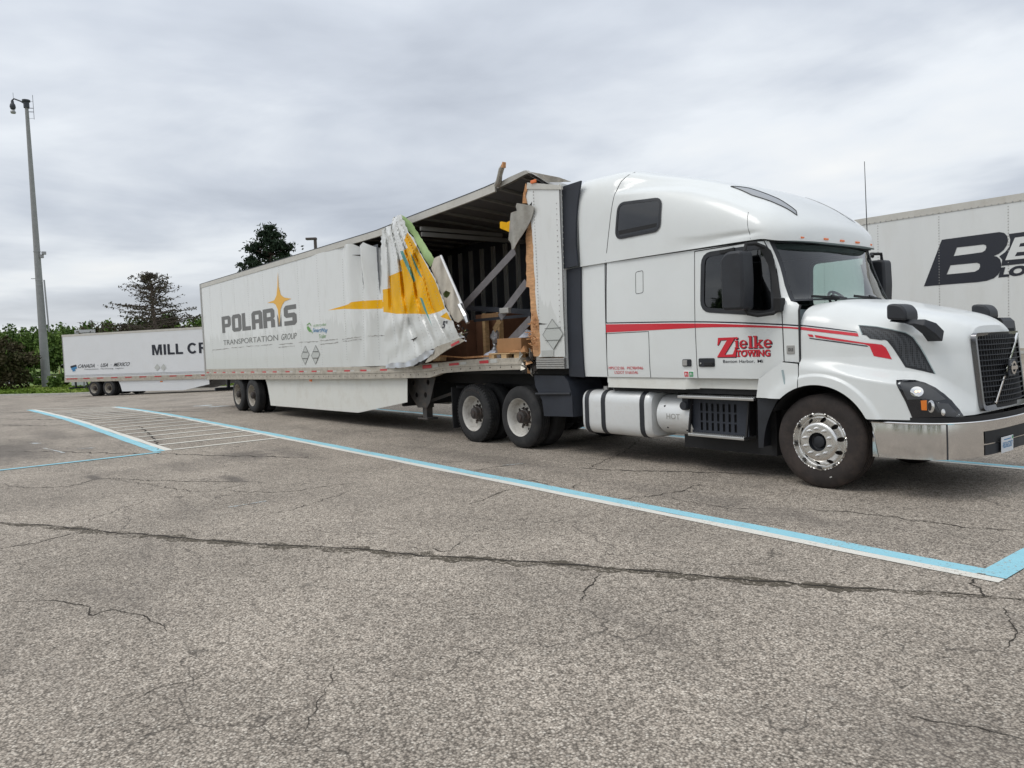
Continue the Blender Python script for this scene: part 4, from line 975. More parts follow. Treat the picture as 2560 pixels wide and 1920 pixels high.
# lower body: skirt, tank, treatment canister, steps, mud flap
for s in (-1, 1):
    c = lambda a: YC+s*a
    MB().grid(lambda u, v: (-7.41+1.36*u, c(1.20+.012*(1-v)), 1.035+.145*v), 6, 3).grid(lambda u, v: (-6.05+.16*u, c(1.21-.07*sstep(0, 1, u)), 1.04+.14*v), 8, 2).grid(lambda u, v: (-5.89+.90*u, c(1.14+.02*u), 1.05+.128*v), 6, 2).build('lower_skirt', 'white_skirt', TR, smooth=True, angle=50)
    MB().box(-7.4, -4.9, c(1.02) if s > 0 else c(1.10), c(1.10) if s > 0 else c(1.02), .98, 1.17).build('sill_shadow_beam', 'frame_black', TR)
    def sect(w0, w1, z0, z1, r, n_=6):
        o = rounded([(w0, z0), (w1, z0), (w1, z1), (w0, z1)], r, n_); return o
    P = sect(.55, 1.205, .355, .985, .17)
    tk = MB(); xs_ = [-7.97, -7.955, -7.92, -6.72, -6.685, -6.66]; sc = [.90, .97, 1, 1, .97, .90]; k_ = len(P)
    cy = .88; cz = .67
    tk.add([(x, c(cy+(a-cy)*q), cz+(b-cz)*q) for x, q in zip(xs_, sc) for a, b in P], [(i*k_+j, i*k_+(j+1) % k_, (i+1)*k_+(j+1) % k_, (i+1)*k_+j) for i in range(5) for j in range(k_)]+[tuple(range(k_)), tuple(5*k_+j for j in range(k_))])
    tank = tk.build('fuel_tank', 'tank', TR, smooth=True, angle=40)
    for x in (-7.86, -7.53, -6.80):
        m_ = MB(); Q = [(cy+(a-cy)*1.018, cz+(b-cz)*1.018) for a, b in P]; R2 = [(cy+(a-cy)*.99, cz+(b-cz)*.99) for a, b in P]
        m_.add([(xx, c(a), b) for xx, R_ in ((x-.04, R2), (x-.04, Q), (x+.04, Q), (x+.04, R2)) for a, b in R_], [(i*k_+j, i*k_+(j+1) % k_, (i+1)*k_+(j+1) % k_, (i+1)*k_+j) for i in range(3) for j in range(k_)])
        m_.build('tank_strap', 'black_plastic', tank, smooth=True, angle=40)
    MB().lathez([(0, .05), (.05, .05), (.055, 0), (.06, 0)], (-7.62, c(1.02), .985), 16).build('tank_cap', 'alu_dull', tank)
    # canister
    P2 = [(.86+.30*cos(a), .68+.268*sin(a)) for a in [2*pi*k/40 for k in range(40)]]
    cn = MB(); xs_ = [-6.60, -6.59, -6.56, -6.03]; sc = [.93, .985, 1, 1]
    cn.add([(x, c(.86+(a-.86)*q), .68+(b-.68)*q) for x, q in zip(xs_, sc) for a, b in P2], [(i*40+j, i*40+(j+1) % 40, (i+1)*40+(j+1) % 40, (i+1)*40+j) for i in range(3) for j in range(40)]+[tuple(range(40))])
    can = cn.build('exhaust_canister', 'tank', TR, smooth=True, angle=40)
    if s < 0:
        for x, z in ((-6.47, .80), (-6.45, .52), (-6.15, .50)): MB().lathe([(0, -.004), (.012, -.004), (.014, .01)], (x, c(.86+.30*sqrt(max(0, 1-((z-.68)/.268)**2)))-.001, z), 10).build('rivet', 'frame_black', can)
        lettering('embossed_letters', 'HOT', lambda a, b: (-6.42+.22*a, c(1.1625-.004*abs(b-.5)), .64+.07*b), 'alu_dull', can, bold=.01)
    # steps
    for (x0, x1, z, y0, y1) in ((-6.17, -5.06, .945, .98, 1.235), (-6.02, -5.20, .475, .98, 1.235)):
        st_ = MB().box(x0, x1, min(c(y0), c(y1)), max(c(y0), c(y1)), z-.022, z+.012).build('step', 'alu', TR, bevel=.006)
        for i in range(int((x1-x0)/.036)):
            for yy in ((1.02, 1.09, 1.16) if s < 0 else ()):
                pass
        if s < 0:
            m_ = MB()
            for i in range(int((x1-x0)/.03)-1):
                for j in range(4):
                    xx = x0+.03*(i+1)+(.015 if j % 2 else 0); yy = c(1.0+.055*j+.02); m_.box(xx-.007, xx+.007, yy-.018, yy+.018, z+.0125, z+.018)
            tag(m_.build('step_grip', 'alu', st_), kind='stuff')
    slots = [[(x, z), (x+.035, z), (x+.035, z+.10), (x, z+.10)] for z in (.52, .64, .76) for x in [-5.92+.083*k for k in range(7)]]
    sp_ = panel('step_panel', rounded([(-6.05, .46), (-5.22, .46), (-5.22, .93), (-6.05, .93)], .02), lambda x, z: (x, c(1.10), z), 'fairing_black', TR, .3, slots, solid=.006)
    MB().box(-6.3, -4.95, min(c(.55), c(.95)), max(c(.55), c(.95)), .26, .9).build('chassis_cover', 'frame_black', TR)
    MB().box(-6.05, -5.22, min(c(.7), c(1.07)), max(c(.7), c(1.07)), .45, .93).build('step_box', 'frame_black', TR)
    MB().lathe([(0, -.03), (.05, -.03), (.055, -.02), (.06, .02), (.06, .12)], (-6.10, c(1.19), .825), 20).box(-6.14, -6.05, min(c(1.10), c(1.18)), max(c(1.10), c(1.18)), .84, .93).build('filler_cap', 'black_plastic', TR, smooth=True)
    for x in (-6.04, -5.20): MB().bar((x, c(1.11), .92), (x+(.0), c(1.18), .49), .02, .03).build('step_hanger', 'frame_black', TR)
    MB().grid(lambda u, v: (-5.03+.055*u+.17*u*(1-v)**2*0+(.20*u*(v**2)), c(1.20-.02*u), .38+.57*v), 5, 10).grid(lambda u, v: (-5.03, c(1.20-.5*u), .38+.57*v), 3, 6).build('fender_flap', 'black_plastic', TR, smooth=True, angle=40)
    # drive-axle quarter fender and mud flaps
    Pq = [(-8.30, 1.19), (-8.20, 1.10), (-8.13, .92), (-8.12, .58)]
    MB().grid(lambda u, v: (lambda i, t: (Pq[i][0]*(1-t)+Pq[i+1][0]*t+.0, c(1.235-.66*v), Pq[i][1]*(1-t)+Pq[i+1][1]*t))(min(2, int(u*3)), u*3-min(2, int(u*3))), 12, 3).build('quarter_guard', 'fairing_black', TR, smooth=True, solid=.008)
    gpl = [(-9.0, 1.19), (-8.30, 1.19), (-8.20, 1.10), (-8.13, .92), (-8.12, .585), (-8.80, .56), (-8.83, .8), (-8.97, 1.02)]
    panel('quarter_guard_face', gpl, lambda x, z: (x, c(1.228+.012*sin(6*x)), z), 'fairing_black', TR, .1, solid=.006)
    MB().tube([(-8.95, c(1.25), .90), (-8.15, c(1.25), .925)], .022).build('guard_bracket', 'black_plastic', TR, smooth=True)
    MB().box(-11.42, -11.40, min(c(.6), c(1.2)), max(c(.6), c(1.2)), .2, .95).build('mud_flap', 'rubber', TR)
    MB().bar((-11.38, c(1.1), .95), (-11.2, c(.5), .92), .05, .05).build('flap_hanger', 'frame_black', TR)
# chassis
ch = MB().box(-11.3, -3.3, YC-.47, YC-.39, .72, 1.0).box(-11.3, -3.3, YC+.39, YC+.47, .72, 1.0)
for x in (-11.2, -9.9, -8.6, -7.2, -5.6, -4.0): ch.box(x-.06, x+.06, YC-.4, YC+.4, .78, .95)
ch.build('frame_rails', 'frame_black', TR)
MB().box(-5.9, -3.6, YC-.38, YC+.38, .42, .72).box(-6.2, -4.7, YC-.85, YC+.85, .55, 1.15).box(-4.0, -3.1, YC-.5, YC+.5, .45, 1.3).build('engine_block', 'frame_black', TR)
for x in (-4.29, -9.43, -10.735): MB().tube([(x, YC-.95, .5), (x, YC+.95, .5)], .075, 10).lathez([(.0, -.2), (.18, -.18), (.2, .15), (0, .2)], (x, YC, .5), 12).build('axle', 'frame_black', TR)
MB().lathez([(.48, 0), (.52, .04), (.30, .06), (.1, .03)], (-10.05, YC, 1.06), 28).box(-10.5, -9.6, YC-.45, YC+.45, 1.0, 1.06).build('fifth_wheel', 'frame_black', TR)
MB().tube([(-7.5, YC-.3, 1.5), (-7.75, YC-.35, 1.05), (-8.1, YC-.3, 1.0), (-8.4, YC-.25, 1.35)], .02).tube([(-7.5, YC+.1, 1.5), (-7.8, YC+.1, 1.1), (-8.1, YC+.05, 1.1), (-8.4, YC+.1, 1.4)], .02).build('air_lines', 'frame_black', TR, smooth=True)
for s, yf in ((1, .10), (-1, 2*YC-.10)): steer_wheel(-4.285, yf, s, TR)
for s, yf in ((1, .075), (-1, 2*YC-.075)):
    for x in (-9.43, -10.735): drive_wheel(x, yf, s, TR, lugs=x < -10)
# ------------------------------------------------------------------ the torn trailer
TL = thing('torn_box_trailer', (-17, YC, 0), 'white box trailer with its side wall ripped open and a crumpled yellow and white flap', 'trailer')
XR, XF = -26.25, -8.20
RTz = pchip([(-26.3, 1.27), (-14.4, 1.345), (-11.8, 1.405), (-10.3, 1.465), (-8.0, 1.475)])
RBz = pchip([(-26.3, .92), (-15, 1.07), (-12.9, 1.11), (-11.95, 1.13), (-11.55, 1.215), (-9.26, 1.285), (-8.0, 1.30)])
TPz = pchip([(-26.3, 4.12), (-13.9, 4.12), (-12.57, 4.18), (-9.77, 4.29), (-9.02, 4.36), (-8.7, 4.2), (-8.4, 4.02), (-8.05, 3.9)])
FPz = lambda x: 4.08-.10*sstep(-15, -10, x)-.25*sstep(-9.3, -8.3, x)
def xz(i, x, y, Y=0.0): p = onY(*Z(i, x, y), Y); return (p.x, p.z)
def XZ(i, pts, Y=0.0): return [xz(i, a, b, Y) for a, b in pts]
# bottom rails with ledge
def railmb(y0, y1, a, b, n_=80):
    m_ = MB(); s = 1 if y1 > y0 else -1
    prof = [(0, 0), (0, .42), (-.012, .44), (-.012, .60), (0, .62), (0, .96), (.02, 1.0), (.10, 1.0), (.10, 0)]
    m_.add([(a+(b-a)*k/n_, y0+s*p, RBz(a+(b-a)*k/n_)+(RTz(a+(b-a)*k/n_)-RBz(a+(b-a)*k/n_))*q) for k in range(n_+1) for p, q in prof],
           [(i*9+j, i*9+(j+1) % 9, (i+1)*9+(j+1) % 9, (i+1)*9+j) for i in range(n_) for j in range(9)]+[tuple(range(9)), tuple(n_*9+j for j in range(9))])
    return m_
nr = railmb(-.012, 1, XR, -9.2).build('bottom_rail', 'rail', TL, smooth=True, angle=20)
railmb(2*YC+.012, -1, XR, XF).build('bottom_rail', 'rail', TL, smooth=True, angle=20)
for k in range(5):
    MB().box(-8.84, XF, -.014-.006*(k % 2), .1, 1.30+.033*k, 1.326+.033*k).build('rail_rib', 'alu_dull', TL)
m_ = MB()
for k in range(58):
    x = -26.0+k*.29
    for dz in (.09, .17): m_.lathe([(0, -.008), (.010, -.006), (.013, 0)], (x, -.012, RBz(x)+dz*(RTz(x)-RBz(x))/.3*.8), 6)
tag(m_.build('rail_bolts', 'hub', nr), kind='stuff')
tp = [150, 215, 298, 388, 468, 562, 670, 766, 885, 1013, 1130, 1278, 1435, 1585, 1772]
for i, u in enumerate(tp):
    x = xz(7, u, 1200)[0]; zz_ = RTz(x)-.105*(RTz(x)-RBz(x))/.28
    MB().box(x-.14, x+.14, -.018, -.005, zz_-.03, zz_+.03).build('reflective_tape', 'tape_red', nr)
    if x < -13.8: MB().box(x+.16, x+.34, -.017, -.005, zz_-.03, zz_+.03).build('reflective_tape', 'tape_white', nr)
for (u0, u1, v0, v1) in ((585, 665, 567, 595), (830, 917, 548, 580), (1110, 1190, 527, 556)):
    a, b = xz(6, u0, (v0+v1)/2), xz(6, u1, (v0+v1)/2-8); MB().bar((a[0], -.016, a[1]), (b[0], -.016, b[1]), .012, .062).build('reflective_tape', 'tape_red', nr)
    MB().bar((b[0]+.06, -.015, b[1]+.005), (b[0]+.24, -.015, b[1]+.02), .012, .062).build('reflective_tape', 'tape_white', nr)
# wall: flat from the rear, folding towards the tear
def wally(x, z):
    def R_(x0, w_): return exp(-((x-x0)/w_)**2)
    up = sstep(1.5, 4.0, z); t = (z-1.35)/2.7
    y = -.02*R_(-16.6, .5)*up
    xo = x+.25*(1-t)
    y += -.10*R_(xo+.0, .0001 if 0 else 1)*0
    y += up*(-.12*R_(-15.0+.1*t, .22)+.10*R_(-14.55, .13)-.16*R_(-14.15-.05*t, .20)+.12*R_(-13.85, .10))
    y += -.03*R_(-14.2, .45)*(1-up)
    y += sstep(-16.0, -15.2, x)*.05*(abs(((x*1.9+z*.35) % 1)-.5)-.25)*up+sstep(-15.8, -14.8, x)*.035*(abs(((x*1.1-z*.6+.3) % 1)-.5)-.25)
    y += -.012*sin(x*7.0)*sstep(-16.5, -14.8, x)
    y *= sstep(-17.6, -16.6, x)
    return y
WX1 = -13.55
top = [(x, TPz(x)-.125) for x in X2(XR, -15.2, 10)]+[(-15.0, 4.0), (-14.75, 3.97), (-14.6, 3.88), (-14.45, 3.78), (-14.3, 3.80), (-14.1, 3.92), (-13.95, 3.82), (-13.8, 3.75), (-13.65, 3.8), (WX1, 3.85)]
bot = [(x, RTz(x)) for x in X2(XR, WX1, 10)]
stripeP = [xz(7, *p) for p in [(1255, 648), (1400, 605), (1500, 572), (1560, 560), (1620, 562), (1760, 548), (1790, 548), (1790, 632), (1760, 632), (1620, 638), (1400, 635)]]
stripeP = [(min(x, WX1-.001), z) for x, z in stripeP]
panel('side_wall', bot+top[::-1], lambda x, z: (x, wally(x, z), z), ['trailer_skin', 'yellow'], TL, .10, zones=[(stripeP, 1)], angle=26)
MB().grid(lambda u, v: (XR+(XF-XR)*u, 2*YC, 1.25+2.75*v), 40, 6).build('far_wall', 'trailer_skin', TL)
# top rail
def toprail(a, b, y0, zf, name):
    n_ = 60; prof = [(-.015, 0), (-.015, -.13), (.0, -.135), (.02, -.135), (.02, -.02), (.12, 0.0)]
    m_ = MB().add([(a+(b-a)*k/n_, y0+p*(1 if y0 < 1 else -1), zf(a+(b-a)*k/n_)+q) for k in range(n_+1) for p, q in prof], [(i*6+j, i*6+(j+1) % 6, (i+1)*6+(j+1) % 6, (i+1)*6+j) for i in range(n_) for j in range(6)]+[tuple(range(6)), tuple(n_*6+j for j in range(6))])
    return m_.build(name, 'alu_dull', TL, smooth=True, angle=20)
mat('top_rail', (.56, .54, .49), .45, metal=.2, vary=.08, dirt=(.36, .33, .28, .5), dscale=6)
r1 = toprail(XR, -9.72, 0.0, TPz, 'top_rail'); r1.data.materials[0] = M('top_rail'); toprail(XR, XF, 2*YC, FPz, 'top_rail')
MB().tube([(x, -.012, TPz(x)+.004) for x in X2(XR, -9.6, 40)], .010, 5).build('roof_edge', 'metal_dark', r1)
# bent-up front end of the rail
MB().prism(XZ(5, [(1255, 225), (1380, 158), (1500, 105), (1535, 95), (1560, 120), (1520, 135), (1400, 200), (1270, 262)], -.02), -.03, .03).build('bent_rail', 'torn_metal', TL)
pp = [xz(5, *p, -.05) for p in [(1258, 235), (1285, 195), (1298, 140), (1315, 90), (1338, 55)]]
MB().tube([(x, -.05-.01*k, z) for k, (x, z) in enumerate(pp)], [.045, .05, .042, .045, .035], 8).build('peeled_rail_end', 'torn_metal', TL, smooth=True); MB().tube([(pp[-1][0], -.09, pp[-1][1]-.03), (pp[-1][0]+.03, -.09, pp[-1][1]+.05)], [.042, .03], 7).build('rust_tip', 'ply_raw', TL)
# roof skin, ceiling and bows
def roofz(x, v): return TPz(x)*(1-v)+FPz(x)*v+.02*sin(pi*v)
MB().grid(lambda u, v: (XR+(XF-XR)*u, .05+(2*YC-.1)*v, roofz(XR+(XF-XR)*u, v)-.005), 70, 8).build('roof_skin', 'alu_dull', TL, smooth=True)
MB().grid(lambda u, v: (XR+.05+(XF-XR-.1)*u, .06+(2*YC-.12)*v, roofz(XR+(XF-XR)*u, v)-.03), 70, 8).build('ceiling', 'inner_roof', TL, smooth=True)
for k in range(28):
    x = -25.9+k*.62
    MB().grid(lambda u, v: (x+[-.03, -.03, .03, .03][min(3, int(v*3+.01))], .07+(2*YC-.14)*u, roofz(x, u)-[.032, .075, .075, .032][min(3, int(v*3+.01))]), 6, 3).build('roof_bow', 'bow', TL)
# front nose, inside walls, floor
MB().box(-8.26, -8.20, .03, 2*YC-.02, 1.30, 4.0).build('nose_wall', 'trailer_skin', TL)
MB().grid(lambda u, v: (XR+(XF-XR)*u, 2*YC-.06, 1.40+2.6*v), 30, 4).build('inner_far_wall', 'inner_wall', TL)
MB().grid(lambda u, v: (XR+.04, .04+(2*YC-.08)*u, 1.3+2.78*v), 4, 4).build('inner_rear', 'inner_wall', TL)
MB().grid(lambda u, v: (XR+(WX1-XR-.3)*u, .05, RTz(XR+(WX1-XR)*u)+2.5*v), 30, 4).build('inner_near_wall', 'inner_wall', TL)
for k in range(16):
    x = -14.02-.43*k+4*.43+.43*1
    if x > -8.3: continue
    MB().box(x-.085, x-.055, 2*YC-.10, 2*YC-.055, 1.45, 3.85).box(x+.0, x+.026, 2*YC-.10, 2*YC-.055, 1.45, 3.85).build('wall_post', 'tape_white', TL)
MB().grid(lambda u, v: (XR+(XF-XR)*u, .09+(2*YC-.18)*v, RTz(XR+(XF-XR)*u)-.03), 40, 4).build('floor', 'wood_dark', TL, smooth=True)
# drop beams across the roof
for (x, z, y1, h) in ((-12.03, 3.79, 2.45, .08), (-12.06, 3.90, 1.9, .07)):
    MB().bar((x-.05, .02, z+.02), (x, y1, z), .05, h).build('cross_beam', 'bow', TL)
# front corner skin, still standing
front = XZ(5, [(1545, 208), (1600, 212), (1850, 233)])+[(-8.19, 4.015), (-8.19, 1.475), (-8.80, 1.475)]+XZ(5, [(1665, 1780), (1660, 1650), (1655, 1520), (1645, 1450), (1630, 1380), (1618, 1250), (1612, 1100), (1605, 950), (1598, 800), (1590, 650), (1582, 560), (1590, 470), (1588, 380), (1560, 420), (1540, 395), (1530, 330)])
jag = []
for i, p in enumerate(dense(front, .06)):
    jag.append((p[0]+random.uniform(-.010, .010), p[1]+random.uniform(-.01, .01)) if p[0] < -8.7 and 1.6 < p[1] < 4.0 else p)
fskin = panel('front_corner_skin', jag, lambda x, z: (x, -.006+.003*sin(z*5), z), 'trailer_skin', TL, .15)
MB().prism(XZ(5, [(1545, 208), (1858, 234), (1862, 271), (1540, 268)], -.012), -.022, .01).build('front_top_rail', 'top_rail', TL)
m_ = MB()
for (a, b, n_) in (((1600, 265), (1655, 1500), 44), ((1815, 400), (1850, 1640), 26), ((1865, 330), (1895, 1640), 24)):
    for k in range(n_):
        t = k/(n_-1); q = xz(5, a[0]+(b[0]-a[0])*t, a[1]+(b[1]-a[1])*t); m_.lathe([(0, -.008), (.008, -.005), (.011, 0)], (q[0], -.008, q[1]), 6)
tag(m_.build('rivets', 'alu_dull', fskin), kind='stuff')
for x, z, r in ((-8.43, 1.815, .235), (-8.02, 1.80, .20)):
    if x > -8.2: continue
    d = [(x, z-r*.98), (x+r, z), (x, z+r*.98), (x-r, z)]
    pl_ = panel('placard', d, lambda a, b: (a, -.018, b), 'decal_fill', TL, .2)
    for rr, m2 in ((1.0, 'decal_edge'),):
        q = [(x+(a-x)*.88, z+(b-z)*.88) for a, b in d]; panel('placard_rim', d, lambda a, b: (a, -.020, b), m2, pl_, .2, [[(x+(a-x)*.965, z+(b-z)*.965) for a, b in d]])
    for t0 in (.10, -.10): MB().bar((x-r*.75, -.021, z+t0*.9), (x+r*.75, -.021, z+t0*.9), .004, .008).build('placard_slat', 'decal_edge', pl_)
mat('serial_patch', (.45, .455, .43), .6)
panel('serial_plate', XZ(6, [(1678, 430), (1790, 425), (1790, 483), (1680, 487)]), lambda a, b: (a, -.014, b), 'serial_patch', TL, 1)
panel('tear_slit', XZ(6, [(1650, 172), (1690, 180), (1735, 183), (1695, 188), (1655, 190)]), lambda a, b: (a, -.012, b), 'charred', TL, 1)
# exposed plywood lining along the tear
ply = XZ(5, [(1545, 610), (1582, 560), (1600, 700), (1605, 900), (1615, 1100), (1625, 1300), (1650, 1480), (1665, 1600), (1670, 1700), (1668, 1810), (1600, 1810), (1590, 1700), (1578, 1640), (1580, 1450), (1572, 1300), (1565, 1172), (1535, 1168), (1535, 900), (1532, 690)], .03)
ply = [(p[0]+random.uniform(-.012, .012), p[1]) for p in dense(ply, .05)]
panel('plywood_liner', ply, lambda x, z: (x, .025, z), 'plywood', TL, .2, solid=.012)
panel('plywood_splinter', XZ(5, [(1535, 215), (1550, 260), (1530, 330), (1545, 400), (1505, 400), (1512, 320), (1525, 260)], .0), lambda x, z: (x, -.02, z), 'ply_raw', TL, .2, solid=.012)
for k in range(46):
    z = 1.60+.55*random.random()**1.2; x = -8.90+random.uniform(-.08, .10)
    a = Vector((x, .0, z)); MB().bar(a, a+Vector((random.uniform(-.10, .08), random.uniform(-.06, .0), random.uniform(-.04, .04))), .006, .014).build('plywood_splinter', 'ply_raw' if k % 3 else 'plywood', TL)
# wrecked bottom corner
for k in range(34):
    x = -9.25+random.uniform(0, .45); z = 1.28+random.uniform(0, .26); a = Vector((x, random.uniform(-.05, .12), z)); d = Vector((random.uniform(-1, 1), random.uniform(-.5, .5), random.uniform(-1, 1))).normalized()*random.uniform(.05, .12)
    MB().add([a, a+d, a+d+Vector((.05, .02, -.05)), a+Vector((.03, -.03, -.07))], [(0, 1, 2, 3)]).build('wreckage_shard', random.choice(['charred', 'charred', 'torn_metal', 'plywood']), TL, solid=.01)
# hanging strip of ripped rail with a yellow tab
hang = XZ(5, [(1470, 400), (1500, 405), (1570, 420), (1592, 440), (1560, 540), (1500, 690), (1440, 815), (1420, 828), (1402, 820), (1398, 770), (1375, 750), (1350, 735), (1380, 640), (1420, 490), (1470, 470), (1462, 430)], -.08)
panel('ripped_strip', hang, lambda x, z: (x, -.08-.05*sin((x+9.3)*9)+.05*(3.4-z), z), 'torn_metal', TL, .07, solid=.012, angle=30)
panel('yellow_tab', XZ(5, [(1305, 572), (1320, 568), (1345, 575), (1370, 560), (1400, 533), (1385, 600), (1362, 662), (1335, 645), (1305, 628)], -.06), lambda x, z: (x, -.06+.03*sin(x*20), z), 'yellow', TL, .06, solid=.006)
panel('torn_roof_sheet', XZ(5, [(1520, 98), (1545, 105), (1660, 125), (1800, 155), (1910, 192), (1820, 198), (1690, 200), (1640, 190), (1590, 178), (1560, 150)], .1), lambda x, z: (x, .10+.25*(4.4-z)+.03*sin(x*14), z), 'torn_metal', TL, .06, solid=.008, angle=30)
mk = xz(5, 1612, 200); MB().bar((mk[0]-.06, -.03, mk[1]), (mk[0]+.06, -.03, mk[1]), .03, .05).build('marker_lamp', 'marker', TL, bevel=.01)
# the crumpled flap, as pleated sheet folding outwards
FLv = pchip([(490, 300), (655, 190), (1190, 207), (1902, 240)]); FRv = pchip([(490, 380), (560, 405), (640, 445), (850, 560), (1000, 640), (1150, 712), (1340, 785), (1480, 848), (1610, 905), (1667, 935), (1902, 960)])
CU_ = [(0, 0), (.10, -.03), (.17, .05), (.20, -.05), (.34, -.02), (.40, .07), (.43, -.05), (.57, .0), (.62, .07), (.65, -.06), (.78, .02), (.82, .07), (.85, -.03), (1, .02)]
def pleat(f):
    f = min(1, max(0, f))
    for (a, p), (b, q) in zip(CU_, CU_[1:]):
        if f <= b: t = (f-a)/(b-a); return p+(q-p)*(t*t*(3-2*t))
    return 0
def flapY(u, v):
    l, r = FLv(v), FRv(v); f = (u-l)/(r-l)
    k = (1-.72*sstep(1250, 1800, v))*min(1.1, .25+(r-l)/480)
    return .0-.46*max(0, f)**1.15+1.0*pleat(f+.03*sin(v*.006))*k-.008*sin(v*.012+u*.01)-.006*sin(v*.03+u*.02)*sstep(1300, 1500, v)
_cr = random.Random(31); CREASE = []
for _k in range(15):
    _v = _cr.uniform(620, 1850); _u = FLv(_v)+_cr.random()*(FRv(_v)-FLv(_v)); _a = _cr.gauss(pi/2, .5)
    CREASE.append((_u, _v, cos(_a), sin(_a), _cr.uniform(160, 460), _cr.uniform(26, 62), _cr.choice((-1, 1))*_cr.uniform(.012, .045)))
def crumple(u, v):
    s = 0
    for cu, cv, dx, dy, ln, wd, am in CREASE:
        a = (u-cu)*dx+(v-cv)*dy; b = abs(-(u-cu)*dy+(v-cv)*dx)
        if abs(a) < ln and b < wd: s += am*(1-b/wd)*(1-(a/ln)**2)
    return s
def flap3(u, v, d=0.0): p = onY(*Z(5, u, v), flapY(u, v)+crumple(u, v)-d); return p
fo = [(190, 655), (240, 612), (285, 605), (292, 560), (305, 535), (340, 512), (375, 497), (392, 540), (420, 590), (442, 650), (470, 690), (500, 730), (530, 800), (552, 850), (585, 910), (640, 1000), (662, 1040), (700, 1110), (745, 1230), (785, 1340), (820, 1410), (850, 1480), (875, 1540), (905, 1610), (930, 1650), (900, 1650), (830, 1680), (760, 1702), (690, 1730), (650, 1752), (600, 1775), (560, 1800), (520, 1835), (450, 1868), (350, 1875), (240, 1902), (228, 1700), (210, 1250), (196, 900)]
fo = [(p[0]+random.uniform(-6, 6), p[1]+random.uniform(-6, 6)) for p in dense(fo, 16)]
yz = [(208, 1195), (280, 1180), (268, 1070), (388, 1020), (363, 930), (412, 902), (402, 835), (440, 808), (408, 740), (436, 668), (470, 712), (520, 800), (560, 875), (632, 1005), (690, 1110), (740, 1240), (782, 1368), (735, 1395), (640, 1423), (500, 1416), (340, 1418), (216, 1400)]
teal = [[(370, 842), (395, 836), (430, 915), (470, 1000), (512, 1110), (497, 1130), (440, 1010), (400, 925)], [(455, 832), (500, 920), (540, 1010), (575, 1085), (555, 1075), (500, 970)], [(550, 1265), (574, 1275), (600, 1345), (625, 1420), (668, 1540), (640, 1480), (590, 1380)]]
tri = [(738, 1445), (800, 1402), (843, 1480)]
flap = panel('torn_flap', fo, flap3, ['trailer_skin', 'yellow', 'teal'], TL, 12, zones=[(yz, 1), (tri, 1)]+[(t, 2) for t in teal], angle=24)
gb = [(375, 500), (425, 530), (470, 570), (540, 680), (595, 770), (640, 840), (690, 920), (650, 985), (600, 920), (560, 850), (525, 770), (490, 700), (440, 645), (395, 575)]
panel('flap_core', [(p[0]+random.uniform(-3, 3), p[1]+random.uniform(-3, 3)) for p in dense(gb, 20)], lambda u, v: onY(*Z(5, u, v), -.34+.001*(u-FRv(v))+.02*sin(v*.02)), 'foam_green', TL, 16, angle=40)
lb = [(655, 1000), (672, 940), (685, 905), (712, 890), (742, 880), (765, 925), (830, 1080), (885, 1215), (940, 1345), (975, 1430), (1002, 1500), (982, 1512), (950, 1460), (905, 1500), (868, 1480), (820, 1400), (780, 1325), (720, 1150)]
hole = [(765, 1232), (790, 1200), (812, 1212), (835, 1222), (822, 1250), (800, 1272), (775, 1262)]
lbY = lambda u, v: -.40+.0009*(u-FRv(v))+.02*sin(u*.05)
panel('flap_liner', lb, lambda u, v: onY(*Z(5, u, v), lbY(u, v)), 'liner_beige', TL, 16, [hole], solid=.015, angle=40)
panel('liner_hole_back', grow(hole, 14), lambda u, v: onY(*Z(5, u, v), lbY(u, v)+.10), 'foam_green', TL, 16)
MB().tube([tuple(onY(*Z(5, u, v), -.30)) for u, v in [(745, 882), (800, 1010), (870, 1170), (940, 1335), (1000, 1502)]], .022, 6).build('edge_strip', 'pinstripe_white', TL)
MB().tube([tuple(onY(*Z(5, u, v), -.33)) for u, v in [(920, 1335), (945, 1385), (975, 1440), (992, 1500)]], [.05, .045, .05, .035], 6).build('bent_channel', 'alu', TL)
panel('torn_rail', [(690, 1730), (760, 1700), (830, 1678), (915, 1642), (962, 1667), (920, 1690), (880, 1708), (810, 1745), (740, 1790), (690, 1830), (640, 1858), (600, 1870), (640, 1800)], lambda u, v: onY(*Z(5, u, v), flapY(min(u, 900), v)-.02), 'rail', TL, 18, zones=[], solid=.02)
panel('reflective_tape', [(835, 1700), (910, 1662), (918, 1680), (842, 1722)], lambda u, v: onY(*Z(5, u, v), flapY(min(u, 900), v)-.03), 'tape_red', TL, 18)
fp = [(240, 1885), (300, 1870), (365, 1862), (400, 1872), (440, 1855), (480, 1842), (560, 1800), (600, 1762), (640, 1752), (690, 1745), (672, 1790), (610, 1830), (560, 1855), (500, 1893), (430, 1912), (350, 1915), (270, 1918), (240, 1922)]
panel('insulation_foil', [(p[0]+random.uniform(-5, 5), p[1]+random.uniform(-5, 5)) for p in dense(fp, 18)], lambda u, v: onY(*Z(5, u, v), flapY(u, min(v, 1860))-.03-.012*sin(u*.06)*sin(v*.05)), 'foil', TL, 14, angle=20)
panel('torn_wallboard', [(470, 1860), (520, 1838), (600, 1800), (690, 1745), (715, 1730), (700, 1760), (640, 1830), (560, 1885), (500, 1905)], lambda u, v: onY(*Z(5, u, v), flapY(u, min(v, 1860))-.005), 'charred', TL, 16)
panel('puncture', [(465, 1656), (495, 1645), (532, 1628), (515, 1648), (498, 1655), (494, 1675), (486, 1658)], lambda u, v: flap3(u, v, .006), 'charred', TL, 20)
